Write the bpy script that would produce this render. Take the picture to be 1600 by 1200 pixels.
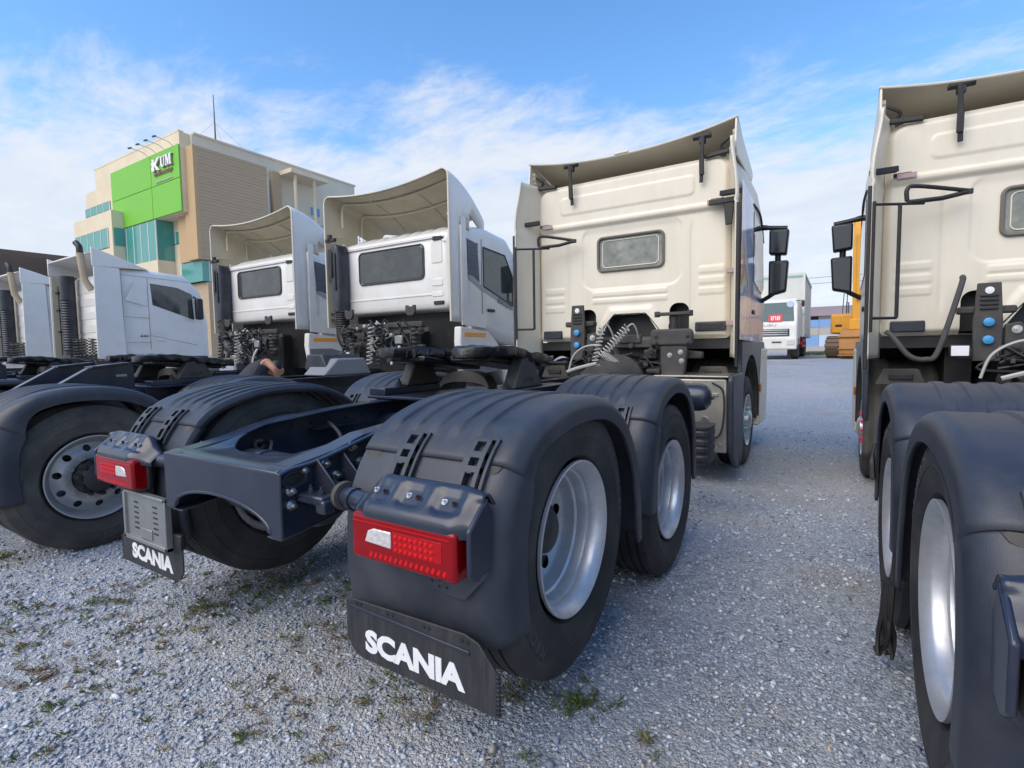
import bpy, bmesh, math, random
from mathutils import Vector, Matrix, Euler
R = math.radians
random.seed(7)
for o in list(bpy.data.objects):
    bpy.data.objects.remove(o)
SC = bpy.context.scene
COL = SC.collection

# ------------------------------------------------------------------ camera
FPX, PITCH, ROLL, YAW = 807.0, .0677, -.0154, .563          # focal length in pixels of a 1600 wide frame
CAM = Vector((2.0756, -1.789, 1.388))
F_ = Vector((-math.sin(YAW)*math.cos(PITCH), math.cos(YAW)*math.cos(PITCH), -math.sin(PITCH)))
R0 = Vector((math.cos(YAW), math.sin(YAW), 0)); U0 = R0.cross(F_)
R_ = R0*math.cos(ROLL)+U0*math.sin(ROLL); U_ = U0*math.cos(ROLL)-R0*math.sin(ROLL)
cd = bpy.data.cameras.new('camera'); cam = bpy.data.objects.new('camera', cd); COL.objects.link(cam)
m = Matrix.Identity(4)
for i in range(3):
    m[i][0], m[i][1], m[i][2], m[i][3] = R_[i], U_[i], -F_[i], CAM[i]
cam.matrix_world = m
cd.sensor_fit = 'HORIZONTAL'; cd.sensor_width = 36; cd.lens = 36*FPX/1600
cd.clip_start = .05; cd.clip_end = 3000
SC.camera = cam
def un(px, py, ax, v):
    "the point on the plane ax = v that the photograph shows at this pixel"
    d = F_+R_*((px-800)/FPX)-U_*((py-600)/FPX); i = 'XYZ'.index(ax)
    return CAM+d*((v-CAM[i])/d[i])

# ------------------------------------------------------------------ sky, sun, exposure
SUN_EL, SUN_AZ = R(46), R(-108)          # azimuth measured from +X, counter-clockwise
W = bpy.data.worlds.new('World'); SC.world = W; W.use_nodes = True
nt = W.node_tree; N = nt.nodes; L = nt.links
bgn = N['Background']
sky = N.new('ShaderNodeTexSky'); sky.sky_type = 'NISHITA'; sky.sun_disc = False
sky.sun_elevation = SUN_EL; sky.sun_rotation = math.pi/2-SUN_AZ
sky.air_density = 1.0; sky.dust_density = .4; sky.ozone_density = 2.2; sky.altitude = 0
tc = N.new('ShaderNodeTexCoord'); sx = N.new('ShaderNodeSeparateXYZ'); L.new(tc.outputs['Generated'], sx.inputs[0])
def mth(op, a, b=None, c=None, clamp=False):
    n = N.new('ShaderNodeMath'); n.operation = op; n.use_clamp = clamp
    for i, q in enumerate((a, b, c)):
        if q is None: continue
        if isinstance(q, (int, float)): n.inputs[i].default_value = q
        else: L.new(q, n.inputs[i])
    return n.outputs[0]
zc = mth('ADD', mth('MAXIMUM', sx.outputs[2], 0.0), .16)
cv = N.new('ShaderNodeCombineXYZ')
L.new(mth('DIVIDE', sx.outputs[0], zc), cv.inputs[0]); L.new(mth('DIVIDE', sx.outputs[1], zc), cv.inputs[1])
mp = N.new('ShaderNodeMapping'); mp.inputs['Rotation'].default_value = (0, 0, R(20)); mp.inputs['Scale'].default_value = (1.0, 1.7, 1)
mp.inputs['Location'].default_value = (1.9, .7, 0)
L.new(cv.outputs[0], mp.inputs[0])
def wn(scale, detail, rough, dist):
    n = N.new('ShaderNodeTexNoise'); n.inputs['Scale'].default_value = scale; n.inputs['Detail'].default_value = detail
    n.inputs['Roughness'].default_value = rough; n.inputs['Distortion'].default_value = dist
    L.new(mp.outputs[0], n.inputs['Vector']); return n.outputs['Fac']
big = wn(.55, 2, .5, .2); fine = wn(2.6, 9, .62, .35); rip = wn(9, 5, .6, .5)
cover = mth('ADD', mth('MULTIPLY', big, 1.3), mth('MULTIPLY', fine, 1.15))
cover = mth('ADD', cover, mth('MULTIPLY', rip, .40))
cover = mth('ADD', cover, mth('MULTIPLY', mth('SUBTRACT', .40, sx.outputs[2]), 3.2))
cm = N.new('ShaderNodeMapRange'); cm.interpolation_type = 'SMOOTHSTEP'
cm.inputs['From Min'].default_value = 1.24; cm.inputs['From Max'].default_value = 1.85
L.new(cover, cm.inputs['Value'])
cmul = mth('MULTIPLY', cm.outputs[0], .94)
ccol = N.new('ShaderNodeMix'); ccol.data_type = 'RGBA'
ccol.inputs['A'].default_value = (1.55, 1.75, 2.05, 1); ccol.inputs['B'].default_value = (2.35, 2.4, 2.5, 1)
L.new(fine, ccol.inputs['Factor'])
hs = N.new('ShaderNodeHueSaturation'); hs.inputs['Saturation'].default_value = 1.2; hs.inputs['Value'].default_value = .70
L.new(sky.outputs[0], hs.inputs['Color'])
mx = N.new('ShaderNodeMix'); mx.data_type = 'RGBA'
L.new(cmul, mx.inputs['Factor']); L.new(hs.outputs[0], mx.inputs['A']); L.new(ccol.outputs['Result'], mx.inputs['B'])
L.new(mx.outputs['Result'], bgn.inputs['Color']); bgn.inputs['Strength'].default_value = .15
sl = bpy.data.lights.new('sun', 'SUN'); sun = bpy.data.objects.new('sun', sl); COL.objects.link(sun)
sl.energy = 1.05; sl.angle = R(60); sl.color = (1, .87, .68)
sun.rotation_euler = Vector((math.cos(SUN_EL)*math.cos(SUN_AZ), math.cos(SUN_EL)*math.sin(SUN_AZ), math.sin(SUN_EL))).to_track_quat('Z', 'Y').to_euler()
SC.view_settings.view_transform = 'Standard'; SC.view_settings.look = 'None'
SC.view_settings.gamma = 1; SC.view_settings.use_curve_mapping = False
SC.view_settings.exposure = 1.45

# ------------------------------------------------------------------ materials
MAT = {}
def mat(name, col, rough=.5, metal=0, var=.12, scale=6, dirt=None, bump=0, bscale=60, coat=0, spec=.5, trans=0, stretch=None, emit=None):
    if name in MAT: return MAT[name]
    M = bpy.data.materials.new(name); M.use_nodes = True; t = M.node_tree; n = t.nodes; l = t.links
    b = n['Principled BSDF']; b.inputs['Roughness'].default_value = rough; b.inputs['Metallic'].default_value = metal
    b.inputs['Coat Weight'].default_value = coat; b.inputs['Coat Roughness'].default_value = .08
    b.inputs['Specular IOR Level'].default_value = spec; b.inputs['Transmission Weight'].default_value = trans
    c = n.new('ShaderNodeTexCoord'); vec = c.outputs['Object']
    if stretch:
        q = n.new('ShaderNodeMapping'); q.inputs['Scale'].default_value = stretch; l.new(vec, q.inputs[0]); vec = q.outputs[0]
    z = n.new('ShaderNodeTexNoise'); z.inputs['Scale'].default_value = scale; z.inputs['Detail'].default_value = 6; z.inputs['Roughness'].default_value = .6
    l.new(vec, z.inputs['Vector'])
    x = n.new('ShaderNodeMix'); x.data_type = 'RGBA'
    x.inputs['A'].default_value = tuple(q*(1-var) for q in col)+(1,); x.inputs['B'].default_value = tuple(min(1, q*(1+var)) for q in col)+(1,)
    l.new(z.outputs['Fac'], x.inputs['Factor']); out = x.outputs['Result']
    if dirt:
        dc, amt, ds = dirt
        z2 = n.new('ShaderNodeTexNoise'); z2.inputs['Scale'].default_value = ds; z2.inputs['Detail'].default_value = 8; z2.inputs['Roughness'].default_value = .65
        l.new(vec, z2.inputs['Vector'])
        r = n.new('ShaderNodeMapRange'); r.inputs['From Min'].default_value = .42; r.inputs['From Max'].default_value = .72; r.inputs['To Max'].default_value = amt
        l.new(z2.outputs['Fac'], r.inputs['Value'])
        y = n.new('ShaderNodeMix'); y.data_type = 'RGBA'; y.inputs['B'].default_value = tuple(dc)+(1,)
        l.new(r.outputs[0], y.inputs['Factor']); l.new(out, y.inputs['A']); out = y.outputs['Result']
        ra = n.new('ShaderNodeMapRange'); ra.inputs['To Min'].default_value = rough; ra.inputs['To Max'].default_value = min(1, rough+.3)
        l.new(r.outputs[0], ra.inputs['Value']); l.new(ra.outputs[0], b.inputs['Roughness'])
    l.new(out, b.inputs['Base Color'])
    if bump:
        z3 = n.new('ShaderNodeTexNoise'); z3.inputs['Scale'].default_value = bscale; z3.inputs['Detail'].default_value = 4
        l.new(vec, z3.inputs['Vector'])
        bp = n.new('ShaderNodeBump'); bp.inputs['Strength'].default_value = bump; bp.inputs['Distance'].default_value = .004
        l.new(z3.outputs['Fac'], bp.inputs['Height']); l.new(bp.outputs[0], b.inputs['Normal'])
    if emit:
        b.inputs['Emission Color'].default_value = tuple(emit[0])+(1,); b.inputs['Emission Strength'].default_value = emit[1]
    MAT[name] = M; return M
PLASTIC = mat('grained dark plastic', (.026, .031, .043), .40, var=.25, scale=3, dirt=((.12, .12, .13), .32, 4.5), bump=.25, bscale=420)
FLAP = mat('rubber flap', (.022, .023, .027), .55, var=.2, dirt=((.10, .095, .09), .35, 5), stretch=(8, 8, 1.2))
RUBBER = mat('tyre rubber', (.019, .019, .020), .66, var=.25, dirt=((.11, .10, .09), .45, 5), bump=.2, bscale=140)
RUBBERL = mat('scuffed tyre lettering', (.055, .055, .058), .6, var=.2)
RUBBERD = mat('dusty tyre rubber', (.050, .046, .042), .75, var=.25, dirt=((.16, .135, .11), .75, 3), bump=.2, bscale=140)
RIM = mat('silver wheel paint', (.64, .65, .67), .36, metal=.65, var=.10, dirt=((.30, .25, .20), .45, 9))
RIMG = mat('grey wheel paint', (.42, .42, .42), .40, metal=.5, var=.1, dirt=((.25, .21, .17), .45, 6))
CHASSIS = mat('navy chassis paint', (.016, .022, .040), .28, var=.15, dirt=((.07, .07, .075), .3, 5), coat=.25)
BLACK = mat('black paint', (.012, .012, .013), .45, var=.2, dirt=((.06, .055, .05), .35, 7))
GREASE = mat('black grease', (.008, .008, .009), .30, var=.3, bump=1.0, bscale=30)
CAST = mat('cast iron', (.045, .043, .042), .6, var=.25, dirt=((.12, .10, .08), .4, 9), bump=.3, bscale=150)
DUSTY = mat('dusty black plastic', (.055, .052, .048), .75, var=.2, dirt=((.17, .15, .12), .5, 4), bump=.2, bscale=120)
BOLT = mat('zinc bolt', (.62, .62, .60), .28, metal=.95, var=.1)
CREAM = mat('cream cab paint', (.76, .70, .57), .40, var=.04, scale=2, dirt=((.58, .51, .39), .34, 2.6), coat=.15, stretch=(1.6, 1, .4))
WHITE = mat('white cab paint', (.76, .745, .71), .32, var=.03, scale=2, dirt=((.58, .54, .45), .4, 3), coat=.25)
FIBRE = mat('unpainted fibreglass', (.56, .50, .36), .6, var=.10, scale=3, dirt=((.36, .30, .20), .4, 2.5))
GLASS = mat('dark window glass', (.05, .055, .055), .05, var=.2, scale=2, spec=.8, dirt=((.16, .16, .14), .3, 6))
WGLASS = mat('reflection mottled sleeper glass', (.20, .21, .18), .06, var=.75, scale=9, spec=.8, dirt=((.42, .42, .36), .6, 7))  # strong tone variation paints a mottled reflection into the glass, under the dirt
GASKET = mat('window gasket', (.05, .048, .045), .6)
MIRRORB = mat('mirror glass', (.03, .035, .04), .06, metal=0, spec=1.0)
RED = mat('red lamp lens', (.24, .001, .004), .08, var=.25, scale=14, spec=.35)
REDM = mat('red lamp reflector field', (.40, .003, .006), .15, var=.3, scale=60, spec=.35)
REDB = mat('bright red reflector', (.62, .006, .008), .12, spec=.4)
CLEAR = mat('clear reverse lens', (.75, .70, .66), .12, metal=.35, var=.35, scale=60, bump=1, bscale=70)
STEEL = mat('brushed steel', (.55, .52, .46), .35, metal=.85, var=.15, scale=3, dirt=((.30, .25, .18), .4, 5))
PLATE = mat('plate holder', (.33, .34, .33), .35, metal=.6, var=.15, dirt=((.2, .18, .16), .4, 9))
INK = mat('white print', (.80, .80, .80), .5, var=.05, dirt=((.55, .55, .55), .35, 40))
DINK = mat('grey print', (.10, .10, .12), .4)
CABLE = mat('grey coil hose', (.42, .41, .38), .4, var=.1)
BCABLE = mat('black hose', (.025, .025, .026), .45)
BLUEP = mat('blue connector', (.05, .28, .55), .4)
ORANGE = mat('orange reflector strip', (.90, .36, .03), .35)
AMBER = mat('amber marker lens', (.85, .24, .02), .2)
PINK = mat('red nut caps', (.75, .06, .14), .4)
TEALP = mat('green nut caps', (.25, .62, .58), .3, metal=.4)

# ------------------------------------------------------------------ mesh helpers
class MB:
    def __init__(s): s.v = []; s.f = []
    def add(s, v, f):
        k = len(s.v); s.v += [tuple(q) for q in v]; s.f += [tuple(i+k for i in q) for q in f]; return s
    def box(s, x0, x1, y0, y1, z0, z1):
        return s.add([(x, y, z) for z in (z0, z1) for y in (y0, y1) for x in (x0, x1)],
                     [(0, 2, 3, 1), (4, 5, 7, 6), (0, 1, 5, 4), (2, 6, 7, 3), (0, 4, 6, 2), (1, 3, 7, 5)])
    def obox(s, c, d, rot=(0, 0, 0), M=None):
        q = Euler(rot).to_matrix() if M is None else M
        c = Vector(c); k = [(x, y, z) for z in (-.5, .5) for y in (-.5, .5) for x in (-.5, .5)]
        return s.add([c+q @ Vector((a*d[0], b*d[1], e*d[2])) for a, b, e in k],
                     [(0, 2, 3, 1), (4, 5, 7, 6), (0, 1, 5, 4), (2, 6, 7, 3), (0, 4, 6, 2), (1, 3, 7, 5)])
    def prism(s, P, ax, a, b):
        n = len(P)
        def q(p, t): return {'x': (t, p[0], p[1]), 'y': (p[0], t, p[1]), 'z': (p[0], p[1], t)}[ax]
        return s.add([q(p, a) for p in P]+[q(p, b) for p in P],
                     [tuple(range(n))[::-1], tuple(range(n, 2*n))]+[(i, (i+1) % n, n+(i+1) % n, n+i) for i in range(n)])
    def rings(s, rs, cap=True, closed=True):
        n = len(rs[0]); v = [p for r in rs for p in r]; f = []
        for i in range(len(rs)-1):
            for j in range(n if closed else n-1):
                k = (j+1) % n; f.append((i*n+j, i*n+k, (i+1)*n+k, (i+1)*n+j))
        if cap and closed: f += [tuple(range(n))[::-1], tuple((len(rs)-1)*n+j for j in range(n))]
        return s.add(v, f)
    def lathe(s, prof, o=(0, 0, 0), ax=(1, 0, 0), n=32, cap=False):
        ax = Vector(ax).normalized(); u = ax.orthogonal().normalized(); w = ax.cross(u); o = Vector(o)
        return s.rings([[o+ax*a+(u*math.cos(2*math.pi*j/n)+w*math.sin(2*math.pi*j/n))*r for j in range(n)] for a, r in prof], cap)
    def cyl(s, p0, p1, r0, r1=None, n=14):
        p0, p1 = Vector(p0), Vector(p1); d = p1-p0
        return s.lathe([(0, r0), (d.length, r0 if r1 is None else r1)], p0, d, n, True)
    def tube(s, P, r, n=7):
        P = [Vector(p) for p in P]; rs = []; u = None
        for i, p in enumerate(P):
            t = (P[min(i+1, len(P)-1)]-P[max(i-1, 0)])
            if t.length < 1e-9: t = Vector((0, 0, 1))
            t.normalize()
            u = t.orthogonal().normalized() if u is None else (u-t*u.dot(t)).normalized()
            w = t.cross(u); rr = r[i] if isinstance(r, (list, tuple)) else r
            rs.append([p+(u*math.cos(2*math.pi*j/n)+w*math.sin(2*math.pi*j/n))*rr for j in range(n)])
        return s.rings(rs)
    def bolt(s, p, d, r=.014, h=.014):
        d = Vector(d).normalized(); p = Vector(p)
        s.cyl(p, p+d*.004, r*1.45, n=14); s.cyl(p+d*.004, p+d*h, r, n=6); return s.cyl(p+d*h, p+d*(h*1.7), r*.5, n=8)
    def grid(s, us, vs, keep, mp):
        "sheet over a u,v grid; faces where keep()<0 are dropped and the edge is snapped to keep()=0"
        nu, nv = len(us), len(vs); pu = {}; kept = []; drop = set(); used = set()
        for i in range(nu-1):
            for j in range(nv-1):
                q = [(i, j), (i+1, j), (i+1, j+1), (i, j+1)]
                if keep is None or keep((us[i]+us[i+1])/2, (vs[j]+vs[j+1])/2) > 0: kept.append(q); used.update(q)
                else: drop.update(q)
        k = len(s.v); idx = {}
        for (i, j) in sorted(used):
            u, v = us[i], vs[j]
            if keep and (i, j) in drop:
                for _ in range(3):
                    e = 1e-4; d = keep(u, v); gx = (keep(u+e, v)-d)/e; gy = (keep(u, v+e)-d)/e; g = gx*gx+gy*gy
                    if g < .05: break
                    u -= d*gx/g; v -= d*gy/g
            idx[(i, j)] = k+len(idx); s.v.append(tuple(mp(u, v)))
        s.f += [tuple(idx[c] for c in q) for q in kept]; return s
    def build(s, name, mt, parent=None, bevel=0, smooth=35, solid=0, seg=2, weld=False, M=None, off=0):
        me = bpy.data.meshes.new(name); me.from_pydata(s.v, [], s.f)
        bm = bmesh.new(); bm.from_mesh(me)
        if weld: bmesh.ops.remove_doubles(bm, verts=bm.verts, dist=1e-4)
        bmesh.ops.recalc_face_normals(bm, faces=bm.faces); bm.to_mesh(me); bm.free()
        if M is not None: me.transform(M)
        if smooth:
            me.shade_smooth(); me.set_sharp_from_angle(angle=R(smooth))
        me.materials.append(mt)
        o = bpy.data.objects.new(name, me); COL.objects.link(o)
        if parent: o.parent = parent
        if solid:
            d = o.modifiers.new('solid', 'SOLIDIFY'); d.thickness = solid; d.offset = off
        if bevel:
            d = o.modifiers.new('bevel', 'BEVEL'); d.width = bevel; d.segments = seg; d.limit_method = 'ANGLE'; d.angle_limit = R(40); d.harden_normals = False
        return o
def lin(a, b, n): return [a+(b-a)*i/(n-1) for i in range(n)]
def arange(a, b, st): return lin(a, b, max(2, int(round((b-a)/st))+1))
def sm(a, b, x):
    t = min(1, max(0, (x-a)/(b-a))); return t*t*(3-2*t)
def rbox(u, v, cu, cv, hu, hv, r):
    "signed distance to a rounded rectangle, negative inside"
    a = abs(u-cu)-hu+r; b = abs(v-cv)-hv+r
    return math.hypot(max(a, 0), max(b, 0))+min(max(a, b), 0)-r
def catmull(P, n):
    out = []; Q = [P[0]]+list(P)+[P[-1]]
    for i in range(1, len(Q)-2):
        for k in range(n):
            t = k/n; a, b, c, d = Q[i-1], Q[i], Q[i+1], Q[i+2]
            out.append(tuple(.5*((2*b[j])+(c[j]-a[j])*t+(2*a[j]-5*b[j]+4*c[j]-d[j])*t*t+(3*b[j]-a[j]-3*c[j]+d[j])*t**3) for j in range(len(b))))
    out.append(tuple(P[-1])); return out
def tag(o, label=None, cat=None, group=None, kind=None):
    for k, q in (('label', label), ('category', cat), ('group', group), ('kind', kind)):
        if q: o[k] = q
    return o
def thing(name, label, cat, loc=(0, 0, 0), rz=0, group=None):
    o = bpy.data.objects.new(name, None); COL.objects.link(o); o.empty_display_size = .2
    o.location = loc; o.rotation_euler = (0, 0, rz); return tag(o, label, cat, group)
def kids(o): return [c for c in list(bpy.data.objects) if c.parent == o]
def copy_tree(o, parent=None, skip=()):
    ch = {}
    for c in bpy.data.objects:
        if c.parent: ch.setdefault(c.parent, []).append(c)
    def rec(o, parent):
        c = o.copy(); COL.objects.link(c); c.parent = parent
        for k in ch.get(o, []):
            if k.get('only'): continue
            rec(k, c)
        return c
    return rec(o, parent)
DG = None
def text(name, body, mt, parent, M, w, h, ext=.003, bold=0, space=1):
    "raised lettering fitted to w by h; M maps x right, y up, z out"
    cu = bpy.data.curves.new(name, 'FONT'); cu.body = body; cu.extrude = .02; cu.offset = bold; cu.resolution_u = 3; cu.space_character = space
    t = bpy.data.objects.new('lettering_curve', cu); COL.objects.link(t)
    bpy.context.view_layer.update()
    me = bpy.data.meshes.new_from_object(t.evaluated_get(bpy.context.evaluated_depsgraph_get()))
    bpy.data.objects.remove(t); bpy.data.curves.remove(cu)
    xs = [v.co.x for v in me.vertices]; ys = [v.co.y for v in me.vertices]
    if not xs: return None
    x0, x1, y0, y1 = min(xs), max(xs), min(ys), max(ys)
    for v in me.vertices:
        v.co = ((v.co.x-x0)/(x1-x0)*w-w/2, (v.co.y-y0)/(y1-y0)*h-h/2, (v.co.z+.02)/.04*ext)
    me.transform(M); me.name = name
    me.materials.clear(); me.materials.append(mt)
    o = bpy.data.objects.new(name, me); COL.objects.link(o)
    if parent: o.parent = parent
    return o
def frame_m(o, x, y):
    "matrix with given origin, x axis, y axis"
    x = Vector(x).normalized(); y = Vector(y); z = x.cross(y).normalized(); y = z.cross(x)
    M = Matrix.Identity(4)
    for i in range(3): M[i][0], M[i][1], M[i][2], M[i][3] = x[i], y[i], z[i], o[i]
    return M

# ------------------------------------------------------------------ ground
def gz(x, y):
    return .78*sm(7, 21, y)-.017*sm(1.3, 2.5, x)*sm(13, 7, y)
def gravel_material():
    M = bpy.data.materials.new('crushed gravel'); M.use_nodes = True; t = M.node_tree; n = t.nodes; l = t.links
    b = n['Principled BSDF']; b.inputs['Roughness'].default_value = .95; b.inputs['Specular IOR Level'].default_value = .08
    c = n.new('ShaderNodeTexCoord'); vec = c.outputs['Object']
    wz = n.new('ShaderNodeTexNoise'); wz.inputs['Scale'].default_value = 30; wz.inputs['Detail'].default_value = 2; l.new(vec, wz.inputs['Vector'])
    wm = n.new('ShaderNodeMix'); wm.data_type = 'VECTOR'; wm.inputs['Factor'].default_value = .02
    l.new(vec, wm.inputs['A']); l.new(wz.outputs['Color'], wm.inputs['B'])
    v1 = n.new('ShaderNodeTexVoronoi'); v1.inputs['Scale'].default_value = 62; l.new(wm.outputs['Result'], v1.inputs['Vector'])
    v2 = n.new('ShaderNodeTexVoronoi'); v2.inputs['Scale'].default_value = 150; l.new(vec, v2.inputs['Vector'])
    def ramp(src, pts):
        r = n.new('ShaderNodeValToRGB'); e = r.color_ramp.elements
        while len(e) < len(pts): e.new(.5)
        for k, (p, q) in zip(e, pts): k.position = p; k.color = tuple(q)+(1,)
        l.new(src, r.inputs['Fac']); return r.outputs['Color']
    s1 = n.new('ShaderNodeSeparateColor'); l.new(v1.outputs['Color'], s1.inputs[0])
    s2 = n.new('ShaderNodeSeparateColor'); l.new(v2.outputs['Color'], s2.inputs[0])
    tones = [(0, (0.175, 0.200, 0.242)), (.35, (0.310, 0.346, 0.397)), (.62, (0.413, 0.448, 0.495)), (.84, (0.516, 0.545, 0.588)), (.93, (0.702, 0.734, 0.772)), (.97, (0.392, 0.313, 0.242)), (1, (0.320, 0.367, 0.449))]
    a = ramp(s1.outputs[0], tones); d = ramp(s2.outputs[0], tones)
    x = n.new('ShaderNodeMix'); x.data_type = 'RGBA'; x.inputs['Factor'].default_value = .45; l.new(a, x.inputs['A']); l.new(d, x.inputs['B'])
    # dirt showing between the stones
    z = n.new('ShaderNodeTexNoise'); z.inputs['Scale'].default_value = .9; z.inputs['Detail'].default_value = 7; z.inputs['Roughness'].default_value = .65; l.new(vec, z.inputs['Vector'])
    zr = n.new('ShaderNodeMapRange'); zr.inputs['From Min'].default_value = .5; zr.inputs['From Max'].default_value = .75; zr.inputs['To Max'].default_value = .8; l.new(z.outputs['Fac'], zr.inputs['Value'])
    y = n.new('ShaderNodeMix'); y.data_type = 'RGBA'; y.inputs['B'].default_value = (.27, .245, .20, 1); l.new(zr.outputs[0], y.inputs['Factor']); l.new(x.outputs['Result'], y.inputs['A'])
    # packed pale dust on the drive, in broad drifts
    z4 = n.new('ShaderNodeTexNoise'); z4.inputs['Scale'].default_value = .22; z4.inputs['Detail'].default_value = 4; l.new(vec, z4.inputs['Vector'])
    zq = n.new('ShaderNodeMapRange'); zq.inputs['From Min'].default_value = .4; zq.inputs['From Max'].default_value = .7; zq.inputs['To Max'].default_value = .55; l.new(z4.outputs['Fac'], zq.inputs['Value'])
    y2 = n.new('ShaderNodeMix'); y2.data_type = 'RGBA'; y2.inputs['B'].default_value = (.60, .575, .53, 1); l.new(zq.outputs[0], y2.inputs['Factor']); l.new(y.outputs['Result'], y2.inputs['A'])
    l.new(y2.outputs['Result'], b.inputs['Base Color'])
    h = n.new('ShaderNodeMath'); h.operation = 'ADD'; l.new(v1.outputs['Distance'], h.inputs[0]); l.new(s1.outputs[1], h.inputs[1])
    h2 = n.new('ShaderNodeMath'); h2.operation = 'MULTIPLY_ADD'; l.new(v2.outputs['Distance'], h2.inputs[0]); h2.inputs[1].default_value = .5; l.new(h.outputs[0], h2.inputs[2])
    bp = n.new('ShaderNodeBump'); bp.inputs['Strength'].default_value = .9; bp.inputs['Distance'].default_value = .012; bp.invert = True
    l.new(h2.outputs[0], bp.inputs['Height']); l.new(bp.outputs[0], b.inputs['Normal'])
    return M
gxs = [-700, -400, -200, -120, -80, -50, -35, -25, -18]+arange(-14, 14, .5)+[18, 25, 40, 80, 200, 400, 700]
gys = [-60, -30, -12]+arange(-6, 26, .5)+[30, 40, 60, 100, 200, 400, 900]
g = MB().grid(gxs, gys, None, lambda x, y: (x, y, gz(x, y)+.008*math.sin(x*2.1+y)*math.sin(y*1.7-x*.6)*sm(30, 10, abs(x)+abs(y))))
tag(g.build('ground', gravel_material(), smooth=60), kind='structure')

# ------------------------------------------------------------------ wheels
def tyre_mesh(mb, x, w, r, n=72, tread=True):
    h = w/2; s = r*.575
    P = [(-h*.72, s), (-h*.90, s+.02), (-h*1.0, s+(r-s)*.35), (-h*1.015, s+(r-s)*.42), (-h*1.03, s+(r-s)*.43), (-h*1.03, s+(r-s)*.45), (-h*1.015, s+(r-s)*.46), (-h*1.01, s+(r-s)*.62), (-h*.985, r-.070), (-h*.998, r-.067), (-h*.992, r-.060), (-h*.965, r-.056), (-h*.90, r-.028), (-h*.80, r-.008)]
    T = []
    if tread:
        for c in (-.52, -.18, .18, .52):
            T += [((c-.05)*h, r), ((c-.04)*h, r-.013), ((c+.04)*h, r-.013), ((c+.05)*h, r)]
    Q = P+T+[(-a, b) for a, b in reversed(P)]
    # raised rib line on the side walls
    return mb.lathe([(x+a, b) for a, b in Q], n=n)
def disc(mb, x, r0, r1, nh, hr, hc, dx=lambda r: 0, n=160, rs=9):
    "polar disc with nh round hand holes of radius hr at radius hc"
    def keep(u, v):
        if nh == 0: return 1
        k = round(u/(2*math.pi/nh))*(2*math.pi/nh)
        return math.hypot(v*math.cos(u-k)-hc, v*math.sin(u-k))-hr
    mb.grid(lin(0, 2*math.pi, n+1), lin(r0, r1, rs), keep, lambda u, v: (x+dx(v), v*math.cos(u), v*math.sin(u)))
    return mb
WHEELS = {}
def arc_text(word, r, h, x, step, starts, ext=.0025):
    mb = MB()
    for st_ in starts:
        for k, ch in enumerate(word):
            a = st_-k*step; up = Vector((0, math.cos(a), math.sin(a))); rt = Vector((0, math.sin(a), -math.cos(a)))
            M = frame_m(Vector((x, r*math.cos(a), r*math.sin(a))), rt, up)
            o = text('letter', ch, RUBBERL, None, M, h*(.35 if ch == 'I' else .85), h, ext, .02)
            me = o.data; mb.add([v.co for v in me.vertices], [tuple(p.vertices) for p in me.polygons]); bpy.data.objects.remove(o)
    return mb
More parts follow.
